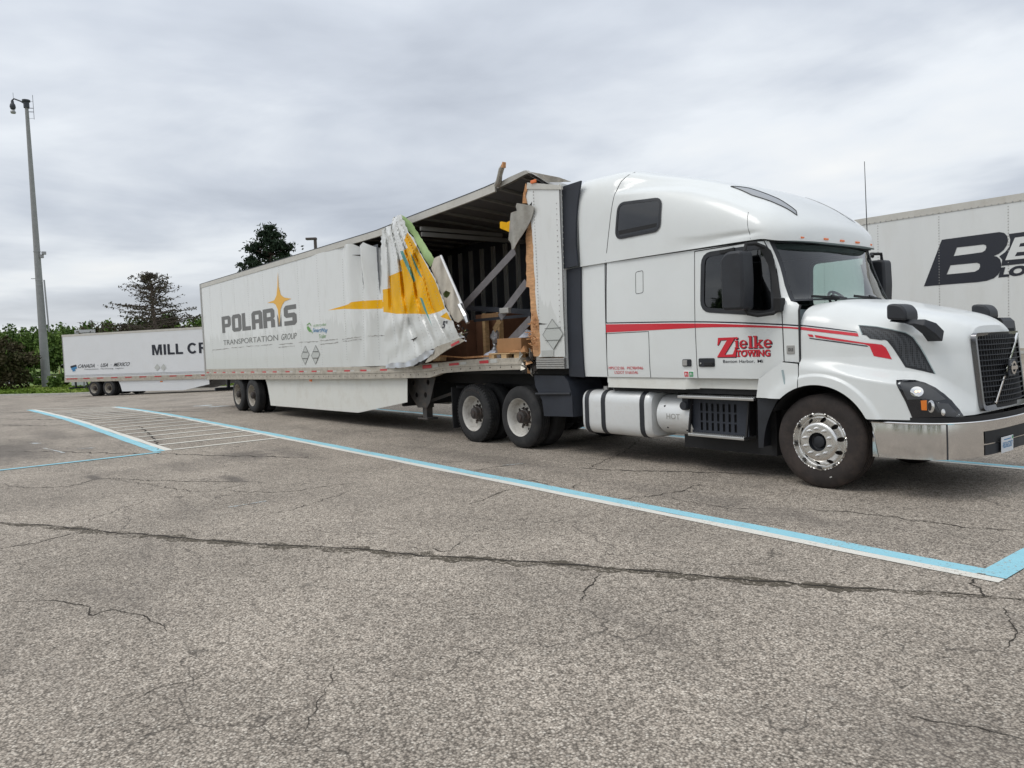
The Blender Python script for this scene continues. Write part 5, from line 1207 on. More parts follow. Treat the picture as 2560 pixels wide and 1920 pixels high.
for k in range(30):
    u = random.uniform(865, 985); v = 1490+(u-865)*.9+random.uniform(-30, 90); a = onY(*Z(5, u, v), random.uniform(-.45, -.2)); s_ = random.uniform(.02, .06)
    q = [a+Vector([random.uniform(-s_, s_) for _ in range(3)]) for _ in range(5)]
    MB().add(q, [(0, 1, 2), (0, 2, 3), (0, 3, 4), (1, 2, 3), (1, 3, 4), (0, 1, 4)]).build('wall_debris', random.choice(['foam_green', 'charred', 'charred', 'pinstripe_white', 'liner_beige']), TL)
lettering('height_mark', "5'", lambda a, b: flap3(752+38*a+14*b, 1553-72*b, .012), 'navy', TL, bold=.03)
# rivet rows down the flap pleats
m_ = MB()
for f0 in (.14, .30, .38, .52, .60, .72, .80, .92):
    for k in range(38):
        v = 700+k*30; u = FLv(v)+f0*(FRv(v)-FLv(v))
        if inpoly(u, v, fo): p = flap3(u, v, .003); m_.lathe([(0, -.007), (.006, -.003), (.008, 0)], p, 6)
for x in (-15.45, -14.6, -13.9):
    for k in range(40): z = 1.5+k*.057; m_.lathe([(0, -.007), (.007, -.005), (.010, 0)], (x, wally(x, z)-.002, z), 6)
for i_ in range(8):
    x = -25.3+1.22*i_
    for k in range(44): z = RTz(x)+.06+k*.060; m_.lathe([(0, -.006), (.007, -.004), (.009, 0)], (x, wally(x, z)-.001, z), 6)
tag(m_.build('rivets', 'alu_dull', flap), kind='stuff')
# lettering and star on the wall
wl = lambda off: (lambda x, z: (x, wally(x, z)-off, z))
G = {'P': ([(0, 0), (2, 0), (2, 2.6), (5, 2.6), (6, 3.6), (6, 7), (5, 8), (0, 8)], [[(2, 4.3), (4, 4.3), (4, 6.3), (2, 6.3)]]),
     'O': ([(1, 0), (5, 0), (6, 1), (6, 7), (5, 8), (1, 8), (0, 7), (0, 1)], [[(2, 1.8), (4, 1.8), (4, 6.2), (2, 6.2)]]),
     'L': ([(0, 0), (5, 0), (5, 1.8), (2, 1.8), (2, 8), (0, 8)], []),
     'A': ([(0, 0), (2, 0), (2, 2.6), (4, 2.6), (4, 0), (6, 0), (6, 7), (5, 8), (1, 8), (0, 7)], [[(2, 4.3), (4, 4.3), (4, 6.3), (2, 6.3)]]),
     'R': ([(0, 0), (2, 0), (2, 2.8), (4, 2.8), (4, 0), (6, 0), (6, 3), (5.3, 3.6), (6, 4.3), (6, 7), (5, 8), (0, 8)], [[(2, 4.5), (4, 4.5), (4, 6.3), (2, 6.3)]]),
     'I': ([(0, 0), (2, 0), (2, 5), (1.2, 1.6), (0, 5.2)], []),
     'S': ([(0, 0), (5, 0), (6, 1), (6, 4), (5, 4.9), (2, 4.9), (2, 6.2), (6, 6.2), (6, 8), (1, 8), (0, 7), (0, 4), (1, 3.1), (4, 3.1), (4, 1.8), (0, 1.8)], [])}
PX = {'P': (275, 355), 'O': (368, 452), 'L': (462, 538), 'A': (552, 648), 'R': (658, 762), 'I': (789, 823), 'S': (852, 965)}
pol = []
for ch, (u0, u1) in PX.items():
    x0, x1 = xz(7, u0, 760)[0], xz(7, u1, 700)[0]; o, h = G[ch]; wd = max(p[0] for p in o); top_ = 8
    f_ = lambda P: [(x0+(x1-x0)*a/wd, 2.405+.515*b/8) for a, b in P]
    pol.append((f_(o), [f_(q) for q in h]))
polyset('lettering', pol, wl(.004), 'grey_letter', TL)
star = XZ(7, [(793, 295), (800, 430), (820, 505), (850, 530), (918, 541), (855, 565), (835, 595), (818, 640), (812, 700), (806, 795), (800, 720), (792, 640), (772, 595), (750, 580), (695, 580), (760, 555), (780, 510), (788, 430)])
panel('star_emblem', star, wl(.006), 'gold', TL, .2)
def wtext(txt, c00, c10, c01, m, **k):
    A, B, D = xz(7, *c00), xz(7, *c10), xz(7, *c01)
    lettering('lettering', txt, lambda a, b: wl(.005)(A[0]+(B[0]-A[0])*a+(D[0]-A[0])*b, A[1]+(B[1]-A[1])*a+(D[1]-A[1])*b), m, TL, **k)
wtext('TRANSPORTATION', (292, 970), (795, 925), (290, 925), 'thin_letter', bold=-.004); wtext('GROUP', (825, 922), (965, 910), (825, 868), 'thin_letter', bold=-.004, shear=.2)
wtext('US EPA Certified', (1118, 805), (1238, 788), (1118, 782), 'green_logo', bold=-.005); wtext('SmartWay', (1115, 862), (1252, 862), (1115, 812), 'blue_logo', bold=.01, shear=.15); wtext('Trailer', (1172, 908), (1238, 903), (1172, 870), 'green_logo', bold=-.005)
panel('leaf_logo', XZ(7, [(1058, 800), (1075, 795), (1090, 815), (1098, 850), (1080, 845), (1065, 825)]), wl(.005), 'green_logo', TL, .3)
for a, b in (((1060, 785), (1085, 765)), ((1085, 765), (1100, 790)), ((1098, 830), (1112, 860))):
    p, q = xz(7, *a), xz(7, *b); MB().bar((p[0], -.008, p[1]), (q[0], -.008, q[1]), .003, .02).build('leaf_logo', 'green_logo', TL)
for cu, cv, ru, rv in ((1046, 1062, 38, 88), (1142, 1058, 40, 90)):
    d = XZ(7, [(cu, cv-rv), (cu+ru, cv-8), (cu, cv+rv), (cu-ru, cv+8)]); c_ = (sum(p[0] for p in d)/4, sum(p[1] for p in d)/4)
    pl_ = panel('placard', d, wl(.007), 'decal_fill', TL, .3); panel('placard_rim', d, wl(.009), 'decal_edge', pl_, .3, [[(c_[0]+(a-c_[0])*.93, c_[1]+(b-c_[1])*.93) for a, b in d]])
    for t0 in (-30, 30): a, b = xz(7, cu-ru*.6, cv+t0), xz(7, cu+ru*.6, cv+t0); MB().bar((a[0], -.014, a[1]), (b[0], -.014, b[1]), .004, .015).build('placard_slat', 'decal_edge', pl_)
mat('scuff', (.33, .32, .30), .6, vary=.4, vscale=12)
for k, (a, b) in enumerate([((190, 1015), (345, 1000)), ((360, 995), (480, 985)), ((500, 980), (620, 975)), ((640, 972), (745, 962)), ((800, 962), (930, 952)), ((985, 945), (1165, 935)), ((1180, 930), (1345, 915)), ((1385, 915), (1560, 890)), ((1640, 885), (1770, 880)), ((190, 1015), (186, 1040)), ((1180, 962), (1350, 945)), ((800, 990), (950, 975)), ((1390, 935), (1560, 915))]):
    p, q = xz(7, *a), xz(7, *b); n_ = 12; mb = MB(); rr = random.Random(k)
    Q = [(p[0]+(q[0]-p[0])*i/n_, p[1]+(q[1]-p[1])*i/n_+rr.uniform(-.008, .008)) for i in range(n_+1)]
    h_ = [rr.uniform(.002, .013) for _ in Q]
    mb.add([wl(.004)(x, z+s*h) for (x, z), h in zip(Q, h_) for s in (-1, 1)], [(2*i, 2*i+1, 2*i+3, 2*i+2) for i in range(n_)]); mb.build('scuff_mark', 'scuff', TL, recalc=False)
panel('puncture', XZ(7, [(1505, 140), (1560, 132), (1580, 160), (1570, 172), (1545, 150)]), lambda x, z: (x, wally(x, z)-.012, z), 'charred', TL, .3)
# rear frame and doors
MB().box(XR-.05, XR+.06, -.02, .08, .92, 4.13).box(XR-.05, XR+.06, 2*YC-.08, 2*YC+.02, .92, 4.1).box(XR-.05, XR+.06, .08, 2*YC-.08, 3.98, 4.1).box(XR-.05, XR+.06, .08, 2*YC-.08, .92, 1.27).build('rear_frame', 'alu_dull', TL)
for s in (0, 1):
    d = MB().box(XR-.045, XR, .09+s*1.21, 1.29+s*1.21, 1.28, 3.97).build('rear_door', 'trailer_skin', TL)
    MB().tube([(XR-.07, .9+s*.8, 1.2), (XR-.07, .9+s*.8, 4.0)], .015).build('lock_rod', 'alu_dull', d)
# under-ride guard, skirts, suspension, wheels, landing gear
MB().box(XR+.02, XR+.12, .25, 2*YC-.25, .52, .62).bar((XR+.07, .7, .6), (XR+.1, .7, 1.0), .1, .08).bar((XR+.07, 1.9, .6), (XR+.1, 1.9, 1.0), .1, .08).build('underride_guard', 'metal_dark', TL)
sk = XZ(7, [(672, 1268), (1985, 1272), (1985, 1495), (1530, 1592), (725, 1525), (712, 1440), (695, 1350)], .10)
for yy in (.10, 2*YC-.10): panel('side_skirt', sk, lambda x, z: (x, yy+.004*sin(2*x), z), 'white_skirt', TL, .4, solid=.01)
mk = xz(7, 1095, 1295, .09); MB().bar((mk[0]-.06, .085, mk[1]), (mk[0]+.06, .085, mk[1]), .03, .05).build('marker_lamp', 'marker', TL, bevel=.01)
ux = MB().box(-25.5, -9.0, YC-.55, YC-.45, .98, 1.2).box(-25.5, -9.0, YC+.45, YC+.55, .98, 1.2)
for k in range(46): x = -26.0+k*.38; ux.box(x-.03, x+.03, .12, 2*YC-.12, 1.05+.012*k*.5, 1.16+.012*k*.5)
ux.build('floor_crossmembers', 'frame_black', TL); MB().box(-11.2, -8.3, .2, 2*YC-.2, 1.2, 1.285).build('upper_coupler', 'frame_black', TL)
MB().box(-24.2, -20.7, YC-.6, YC-.45, .72, .98).box(-24.2, -20.7, YC+.45, YC+.6, .72, .98).build('slider_box', 'frame_black', TL)
for x in (-21.84, -23.10):
    MB().tube([(x, YC-1.0, .5), (x, YC+1.0, .5)], .07, 10).build('axle', 'frame_black', TL)
    for s, yf in ((1, .01), (-1, 2*YC-.01)): drive_wheel(x, yf, s, TL, 'rim_old', 'tyre', .13)
for yy in (.30, 2*YC-.75): MB().box(-24.3, -24.28, yy, yy+.5, .25, .85).build('mud_flap', 'rubber', TL)
for yy, s in ((.36, 1), (2*YC-.36, -1)):
    P = XZ(6, [(440, 685), (690, 680), (640, 905), (615, 955), (530, 955), (445, 815)], .30)
    hs_ = [[(c0+.055*cos(2*pi*k/16), c1+.055*sin(2*pi*k/16)) for k in range(16)] for c0, c1 in XZ(6, [(487, 725), (622, 720), (517, 838), (600, 838)], .30)]
    lg = panel('landing_gear', P, lambda x, z: (x, yy-s*.05, z), 'gear', TL, .2, hs_, solid=.012)
    ff = XZ(6, [(560, 1050), (640, 1050)], .36); xc = (ff[0][0]+ff[1][0])/2
    MB().box(xc-.10, xc+.10, yy-.02, yy+.16, .50, 1.12).box(xc-.075, xc+.075, yy, yy+.14, .30, .52).build('landing_leg', 'gear', lg); MB().box(xc-.18, xc+.18, yy-.06, yy+.2, .265, .30).build('landing_foot', 'gear', lg, bevel=.01)
    MB().bar((xc+.1, yy+.05, .62), (xc+1.15, YC, 1.05), .06, .06).build('landing_brace', 'gear', lg)
MB().box(-13.6, -13.5, .3, 2*YC-.3, .5, 1.1).build('cross_panel', 'frame_black', TL)
# ------------------------------------------------------------------ cargo in the torn trailer
def single(o, label, cat, group=None): return tag(o, label, cat, group)
FZ = lambda x: RTz(x)-.028
def carton(x0, x1, y0, y1, z0, h, m, label, rot=0.0):
    b = MB().box(x0, x1, y0, y1, z0, z0+h).build('carton', m, bevel=.008)
    xm = (x0+x1)/2; MB().box(xm-.03, xm+.03, y0-.002, y1+.002, z0+h*.999, z0+h+.002).build('packing_tape', 'liner_beige', b)
    return single(b, label, 'box')
carton(-9.98, -9.34, .10, .62, 1.555, .235, 'carton', 'small brown cardboard box on the wooden pallet by the tear')
carton(-10.06, -9.99, .14, .6, 1.555, .13, 'carton', 'flattened strip of cardboard beside the box on the pallet')
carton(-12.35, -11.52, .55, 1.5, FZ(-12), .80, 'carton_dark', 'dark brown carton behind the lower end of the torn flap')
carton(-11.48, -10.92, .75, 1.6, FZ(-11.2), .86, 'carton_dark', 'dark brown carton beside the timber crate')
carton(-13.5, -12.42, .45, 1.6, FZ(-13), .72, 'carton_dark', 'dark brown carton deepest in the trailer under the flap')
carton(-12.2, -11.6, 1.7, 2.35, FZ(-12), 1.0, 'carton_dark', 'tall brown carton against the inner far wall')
# timber crate
cr = thing('timber_crate', (-10.5, 1.2, FZ(-10.5)), 'open timber crate of upright posts around dark board, in the torn trailer', 'crate')
zf = FZ(-10.6)
for x, y in ((-11.05, .62), (-10.62, .62), (-10.62, 1.5), (-11.05, 1.5), (-10.10, 1.0)): MB().box(x-.04, x+.04, y, y+.09, zf, zf+.84).build('post', 'wood_dark' if y > 1.2 else 'wood', cr)
for z in (zf+.02, zf+.74): MB().box(-11.08, -10.58, .60, .62, z, z+.09).build('slat', 'wood_dark', cr)
MB().box(-11.0, -10.66, .75, 1.48, zf, zf+.78).build('board_panel', 'carton_dark', cr)
MB().box(-10.55, -9.9, 1.1, 1.14, zf+.35, zf+.47).build('slat', 'wood', cr)
# pallet
pa = thing('pallet', (-9.7, .4, 1.40), 'broken wooden pallet sticking out through the torn corner of the trailer', 'pallet')
for k in range(6): MB().box(-10.12, -9.18+random.uniform(-.12, .05), .02+k*.17, .14+k*.17, 1.535, 1.553).build('plank', 'wood', pa)
for x in (-10.06, -9.72, -9.38):
    for y in (.03, .45, .87): MB().box(x-.07, x+.07, y, y+.13, 1.43, 1.535).build('block', 'wood', pa, bevel=.004)
for k in range(3): MB().box(-10.14, -9.12, .02+k*.42, .14+k*.42, 1.412, 1.43).build('plank', 'wood', pa)
MB().prism([(-9.55, 1.56), (-9.4, 1.60), (-9.25, 1.58), (-9.15, 1.66), (-9.12, 1.56)], .0, .05).build('plank_splinter', 'ply_raw', pa)
# straps and bars
def strap(i, a, b, ya, yb, w_, m, label, name='cargo_strap', cat='strap', thick=.012):
    p, q = onY(*Z(i, *a), ya), onY(*Z(i, *b), yb); d = (q-p).normalized(); up = Vector((0, 1, 0)).cross(d)
    o = MB().bar(p, q, thick, w_, up).build(name, m); return single(o, label, cat)
strap(5, (955, 1350), (1428, 835), .10, .16, .13, 'strap', 'long grey flat bar slanting up across the torn opening', 'slant_bar', 'bar')
b2 = strap(5, (1290, 1452), (1535, 1125), .08, .14, .13, 'strap', 'grey flat bar slanting below the long one with a metal buckle', 'slant_bar', 'bar')
bp = onY(*Z(5, 1345, 1388), .07); MB().box(bp.x-.12, bp.x+.12, bp.y-.05, bp.y+.02, bp.z-.045, bp.z+.045).build('buckle', 'alu_dull', b2, bevel=.01)
strap(6, (1235, 500), (1575, 140), .12, .16, .13, 'strap', 'lowest grey flat bar slanting up from the pallet', 'slant_bar', 'bar')
strap(5, (960, 1362), (1575, 1400), .30, .30, .085, 'strap_dark', 'dark horizontal strap stretched across the opening above the cargo'); strap(5, (1050, 1480), (1575, 1430), .34, .30, .05, 'strap_dark', 'thin dark strap rising below the wide horizontal strap')
strap(6, (1235, 240), (1290, 150), .45, .45, .10, 'wood', 'short slotted wooden lath above the silver wrap', 'lath', 'wood')
fw = MB(); c0 = onY(*Z(6, 1245, 250), .5); c1 = onY(*Z(6, 1238, 435), .5)
fw.tube([tuple(c0.lerp(c1, k/10)+Vector((random.uniform(-.02, .02), 0, 0))) for k in range(11)], [.03+.05*sin(pi*min(1, k/7+.15)) if k < 9 else .06 for k in range(11)], 9)
single(fw.build('foil_wrap', 'foil', smooth=True, angle=30), 'crumpled silver foil wrap hanging between the crate posts', 'foil')
def blob(name, c, r, m, label, cat, seed):
    bm = bmesh.new(); bmesh.ops.create_icosphere(bm, subdivisions=3, radius=1); rr = noise1(seed); mb = MB()
    vs = [(c[0]+v.co.x*r[0]*(1+.12*rr(v.co.y*3+v.co.z*2)), c[1]+v.co.y*r[1], c[2]+max(-.6, v.co.z)*r[2]*(1+.15*rr(v.co.x*4))) for v in bm.verts]
    mb.add(vs, [tuple(v.index for v in f.verts) for f in bm.faces]); bm.free(); return single(mb.build(name, m, smooth=True, angle=60), label, cat)
q = onY(*Z(6, 1535, 330), .6); blob('bag', q, (.30, .25, .17), 'bag', 'white plastic bag stacked behind the cardboard box', 'bag', 3)
q = onY(*Z(6, 1270, 515), .25); blob('plastic_film', (q.x, q.y, 1.50), (.30, .2, .10), 'bag', 'crumpled clear plastic film lying left of the pallet', 'film', 5)
lv = MB(); a = onY(*Z(6, 735, 478), .04); b = onY(*Z(6, 1215, 478), .04); lv.bar(a, b.lerp(a, .5)+Vector((0, 0, -.03)), .02, .02).bar(b.lerp(a, .5)+Vector((0, 0, -.03)), b, .03, .03)
single(lv.build('broken_lath', 'ply_raw'), 'thin broken lath lying along the floor edge of the opening', 'wood')
o = MB().prism(XZ(6, [(680, 480), (735, 475), (732, 525), (675, 528)], .05), .05, .2).build('wood_block', 'wood'); single(o, 'small wood block at the floor edge under the torn rail', 'wood')

# ------------------------------------------------------------------ the two other trailers
def plain_trailer(root, T, length, axle_x, skirt, skin, dz=0.0):
    """T maps local (along, across, up) to the world; across 0 is the near side"""
    def bx(mb, x0, x1, y0, y1, z0, z1, mi=0):
        v = [T(x, y, z) for x in (x0, x1) for y in (y0, y1) for z in (z0, z1)]
        return mb.add(v, [(0, 1, 3, 2), (4, 6, 7, 5), (0, 4, 5, 1), (2, 3, 7, 6), (0, 2, 6, 4), (1, 5, 7, 3)], mi)
    bx(MB(), 0, length, 0, 2.59, 1.24, 4.05).build('box_body', skin, root, bevel=.01)
    for y0, y1 in ((-.012, .06), (2.53, 2.602)):
        bx(MB(), -.02, length+.02, y0, y1, 3.97, 4.11).build('top_rail', 'top_rail', root); bx(MB(), -.02, length+.02, y0-.01*(1 if y0 < 0 else -1), y1, .96, 1.245).build('bottom_rail', 'rail', root)
    bx(MB(), -.03, .05, .0, 2.59, .96, 4.09).build('rear_frame', 'alu_dull', root)
    for s in (0, 1): bx(MB(), -.06, -.03, .06+s*1.25, 1.28+s*1.25, 1.25, 4.0).build('rear_door', skin, root)
    bx(bx(MB(), .2, length-.4, .5, .6, .98, 1.2), .2, length-.4, 1.95, 2.05, .98, 1.2).build('floor_beams', 'frame_black', root)
    g_ = MB(); bx(g_, .02, .12, .2, 2.39, .50, .60); bx(g_, .03, .1, .65, .75, .6, 1.0); bx(g_, .03, .1, 1.85, 1.95, .6, 1.0); g_.build('underride_guard', 'metal_dark', root)
    for sk_ in skirt:
        for yy in (.06, 2.53): panel('side_skirt', sk_, lambda x, z: T(x, yy, z), skin, root, 1.0, solid=.01)
    return bx
# far trailer parked against the kerb
MP = gnd(254, 990.3); MN = Vector((.5121, -.8589, 0)); MDx = Vector((.8589, .5121, 0))
q0 = onplane(159, 900, MP, MN); ML = Vector((q0.x, q0.y, zt(MP.x)))
def TM(x, y, z): p = ML+MDx*x-MN*y; return (p.x, p.y, ML.z+z*.975)
mill = thing('far_box_trailer', TM(8, 1.3, 0), 'white box trailer with black lettering, parked along the grass behind the torn one', 'trailer')
def lx(px, py): return (onplane(px, py, ML, MN)-ML).dot(MDx), onplane(px, py, ML, MN).z-ML.z
SC = [lx(*Z(8, *p)) for p in [(1085, 1290), (1920, 1262), (1925, 1325), (1690, 1382), (1120, 1398), (1105, 1345)]]
plain_trailer(mill, TM, 16.1, 0, [[(SC[0][0], .98), (SC[1][0], .98), (SC[2][0], .62), (SC[3][0], .28), (SC[4][0], .28), (SC[5][0], .65)]], 'mill_white')
W1, W2 = lx(*Z(8, 868, 1375))[0], lx(*Z(8, 1000, 1372))[0]
RotM = Matrix.Rotation(math.atan2(MDx.y, MDx.x), 4, 'Z')
for wx in (W1, W1+1.25):
    for yy, s in ((-.01, 1), (2.60, -1)):
        wb = drive_wheel(0, 0, s, mill, 'rim_old', 'tyre', .12)
        p = TM(wx, yy, 0); mw = Matrix.Translation(p) @ RotM
        for o in [wb]+list(wb.children):
            o.matrix_parent_inverse = Matrix.Identity(4)
        # rebuild in place: move the wheel about its own axle
        for o in [wb]+list(wb.children):
            loc = o.location.copy(); o.parent = None; o.location = mw @ loc; o.rotation_euler = RotM.to_euler()
        adopt(wb, mill)
        for o in [x for x in bpy.data.objects if x.get('_w')]: pass
        kids = [x for x in COL.objects if x.parent is None and x.type == 'MESH' and x.name.split('.')[0] in ('tyre', 'hub', 'hand_hole', 'lug_nut', 'inner_tyre')]
        for o in kids: adopt(o, wb)
def mtext(txt, c00, c10, c01, m, **k):
    A, B, D = lx(*Z(8, *c00)), lx(*Z(8, *c10)), lx(*Z(8, *c01))
    lettering('lettering', txt, lambda a, b: TM(A[0]+(B[0]-A[0])*a+(D[0]-A[0])*b, -.016, A[1]+(B[1]-A[1])*a+(D[1]-A[1])*b), m, mill, **k)
def capital(ch):
    if ch == 'M': return ([(0, 0), (.22, 0), (.22, .66), (.42, 0), (.60, 0), (.80, .66), (.80, 0), (1.02, 0), (1.02, 1), (.70, 1), (.51, .34), (.32, 1), (0, 1)], [])
    if ch == 'I': return ([(0, 0), (.24, 0), (.24, 1), (0, 1)], [])
    if ch == 'L': return ([(0, 0), (.72, 0), (.72, .19), (.24, .19), (.24, 1), (0, 1)], [])
    if ch == 'C':
        A = [radians(40+280*k/22) for k in range(23)]
        return ([(.50+.50*cos(a), .5+.52*sin(a)) for a in A]+[(.50+.26*cos(a), .5+.32*sin(a)) for a in A[::-1]], [])
    if ch == 'R': return ([(0, 0), (.24, 0), (.24, .40), (.36, .40), (.66, 0), (.95, 0), (.62, .43), (.82, .55), (.86, .72), (.80, .90), (.62, 1), (0, 1)], [[(.24, .58), (.50, .58), (.61, .70), (.50, .82), (.24, .82)]])
A_, B2, D2 = lx(*Z(8, 1405, 1052)), lx(*Z(8, 1925, 1020)), lx(*Z(8, 1385, 955))
cx_ = 0; mp = []
for ch, adv in (('M', 1.2), ('I', .40), ('L', .84), ('L', 1.18), ('C', 1.14), ('R', .95)):
    o_, h_ = capital(ch); f_ = lambda P: [((cx_+a)/5.71, b) for a, b in P]; mp.append((f_(o_), [f_(q) for q in h_])); cx_ += adv
for P in mp: polyset('lettering', [P], lambda a, b: TM(A_[0]+(B2[0]-A_[0])*a, -.016, A_[1]+(B2[1]-A_[1])*a*.0+(D2[1]-A_[1])*b), 'mark_black', mill)
mtext('CANADA  \u00b7  USA  \u00b7  MEXICO', (718, 1174), (1192, 1152), (725, 1140), 'mark_black', bold=.006, shear=.2); mtext('Transportation   Warehousing   Logistics', (778, 1194), (1140, 1182), (778, 1180), 'mark_black', bold=.0, shear=.15)
for k, (a, b) in enumerate([((652, 1165), (705, 1150)), ((660, 1182), (708, 1168)), ((670, 1198), (695, 1190))]):
    p, q = lx(*Z(8, *a)), lx(*Z(8, *b)); MB().bar(TM(p[0], -.016, p[1]), TM(q[0], -.016, q[1]), .01, .13).build('logo_bar', ['mark_black', 'blue_logo', 'blue_logo'][k], mill)
for cu in (1450, 1508):
    d = [lx(*Z(8, *p)) for p in [(cu, 1133), (cu+26, 1166), (cu, 1200), (cu-26, 1170)]]; panel('placard', d, lambda x, z: TM(x, -.02, z), 'decal_fill', mill, 1)
for u in (628, 652, 672, 703, 785, 815, 912, 940, 1042, 1070, 1172, 1202, 1305, 1337, 1443, 1475, 1583, 1615, 1727, 1760, 1875):
    a = lx(*Z(8, u, 1270))[0]; MB().add([TM(x, -.03, z) for x, z in ((a-.14, 1.15), (a+.14, 1.15), (a+.14, 1.21), (a-.14, 1.21))], [(0, 1, 2, 3)]).build('reflective_tape', 'tape_red', mill)
for z in (1.34, 1.42): MB().bar(TM(.1, -.018, z), TM(16, -.018, z), .01, .015).build('wall_bead', 'metal_grey', mill)
a = lx(*Z(8, 1482, 1287))[0]; MB().bar(TM(a-.1, .045, .86), TM(a+.1, .045, .86), .03, .06).build('marker_lamp', 'amber', mill)
for x0 in (.9, ): MB().bar(TM(1.3, .5, .95), TM(1.5, .5, .45), .06, .06).build('guard_brace', 'metal_dark', mill)
# trailer in the next bay
BY = 8.717
be = thing('neighbour_box_trailer', (-11, BY+1.3, 0), 'white box trailer with large black slanted initials, in the bay beyond the tractor', 'trailer')
def TB(x, y, z): return (-20.4+x, BY+y, z)
plain_trailer(be, TB, 16.2, 0, [], 'be_white')
for x in (1.6, 2.9):
    for yy, s in ((BY+.01, 1), (BY+2.58, -1)): drive_wheel(-20.4+x, yy, s, be, 'rim_white', 'tyre', .13)
for yy in (BY+.3, BY+2.1):
    lg = MB().box(-7.1, -6.92, yy, yy+.18, .45, 1.0).box(-7.07, -6.95, yy+.03, yy+.15, .03, .46).build('landing_gear', 'gear', be); MB().box(-7.2, -6.82, yy-.08, yy+.26, .0, .03).build('landing_foot', 'gear', lg)
MB().bar((-7.0, BY+.4, .7), (-7.0, BY+2.2, .7), .06, .06).build('landing_brace', 'gear', be)
MB().box(-7.6, -4.5, BY+.1, BY+2.4, .98, 1.0).build('coupler_plate', 'frame_black', be)
m_ = MB()
for k in range(70): m_.lathe([(0, -.012), (.012, -.01), (.016, 0)], (-12.4+k*.117, BY-.012, 3.985), 6)
for x in (-10.2, -9.0, -7.78, -6.56, -5.34):
    for k in range(48): m_.lathe([(0, -.008), (.009, -.006), (.012, 0)], (x, BY-.001, 1.32+k*.055), 6)
tag(m_.build('rivets', 'alu_dull', be), kind='stuff')
def BZ(i, pts): return XZ(i, pts, BY)
bf = lambda d: (lambda x, z: (x, BY-d, z))
Bo = [(1455, 735), (1700, 702), (1985, 664), (2030, 672), (2058, 700), (2066, 740), (2055, 785), (2025, 830), (1985, 862), (1935, 885), (1965, 892), (1992, 915), (2004, 955), (2000, 1005), (1975, 1055), (1935, 1090), (1870, 1113), (1780, 1126), (1540, 1144), (1290, 1165)]
Bh = [[(1595, 806), (1720, 792), (1838, 778), (1862, 786), (1866, 806), (1856, 832), (1828, 850), (1700, 868), (1565, 885)], [(1535, 970), (1660, 958), (1780, 947), (1806, 958), (1808, 985), (1795, 1010), (1758, 1030), (1640, 1042), (1500, 1055)]]
polyset('lettering', [(BZ(2, Bo), [BZ(2, h) for h in Bh])], bf(.006), 'be_black', be)
Eo = [(2072, 682), (2480, 628), (2400, 935), (2005, 976), (2012, 920), (1985, 888), (2040, 848), (2078, 800), (2086, 735)]
Ew = [(2130, 716), (2450, 674), (2432, 740), (2190, 768), (2165, 786), (2420, 768), (2400, 842), (2140, 858), (2128, 868), (2395, 862), (2378, 895), (2040, 925)]
polyset('lettering', [BZ(2, Eo)], bf(.006), 'be_black', be); polyset('lettering', [BZ(2, [(2130, 716), (2450, 674), (2438, 735), (2180, 768), (2168, 800), (2420, 780), (2405, 830), (2150, 850), (2128, 888), (2395, 862), (2385, 892), (2040, 924)])], bf(.009), 'be_white', be)
A, B_, D = BZ(2, [(1975, 1085), (2225, 1062), (2000, 990)])
lettering('lettering', 'LO', lambda a, b: (A[0]+(B_[0]-A[0])*a+(D[0]-A[0])*b, BY-.006, A[1]+(B_[1]-A[1])*a+(D[1]-A[1])*b), 'be_black', be, bold=.06)
for k in range(26):
    x = -19.6+k*.6
    MB().box(x-.14, x+.14, BY-.03, BY-.02, 1.36-.22, 1.36-.16).build('reflective_tape', 'tape_red' if k % 2 else 'tape_white', be)
# ------------------------------------------------------------------ poles, sign, verge things
pb = gnd(117, 973); dist = (pb-CP).dot(CF)
sc_ = dist/FOC
top_h = (973-262)*sc_*1.004
pole = thing('camera_pole', pb, 'tall tapered grey concrete pole with a dome camera on an arm, on the grass', 'pole')
def pt(px, py):      # point in the upright plane through the pole facing the camera
    n = Vector((CF.x, CF.y, 0)).normalized(); return onplane(px, py, pb, n)
P0, P1 = pt(117, 973), pt(68, 262); hgt = P1.z-pb.z
r0, r1 = 10.3*sc_, 3.9*sc_
MB().lathez([(r0, -.2), (r0*.98, .3), (r0*.88, hgt*.2), (r0*.72, hgt*.45), (r0*.55, hgt*.7), (r1, hgt), (0, hgt+.02)], pb, 24).build('shaft', 'concrete_pole', pole, smooth=True)
tp_ = Vector((pb.x, pb.y, pb.z+hgt)); side = CR.copy(); side.z = 0; side.normalize()
MB().lathez([(.25, -.3), (.25, .25), (.35, .3), (.35, .45), (0, .5)], tp_, 12).build('cap', 'metal_dark', pole)
MB().tube([tp_+Vector((0, 0, .0)), tp_-side*.5*1+Vector((0, 0, .35)), tp_-side*1.15+Vector((0, 0, .62)), tp_-side*1.35+Vector((0, 0, .45))], .07).build('camera_arm', 'metal_dark', pole, smooth=True)
cc = tp_-side*1.32+Vector((0, 0, .1)); MB().lathez([(0, .35), (.12, .33), (.14, .1), (.22, -.02), (.26, -.25), (.2, -.45), (.0, -.5)], cc, 16).build('dome_camera', 'metal_dark', pole, smooth=True)
MB().lathez([(0, -.5), (.14, -.52), (.24, -.72), (.2, -.85), (0, -.9)], cc, 16).build('dome_window', 'metal_grey', pole, smooth=True)
MB().tube([tp_-side*1.2+Vector((0, 0, .62)), tp_-side*1.2+Vector((0, 0, 1.2))], .015).build('lightning_rod', 'metal_dark', pole)
ax = tp_+side*.65
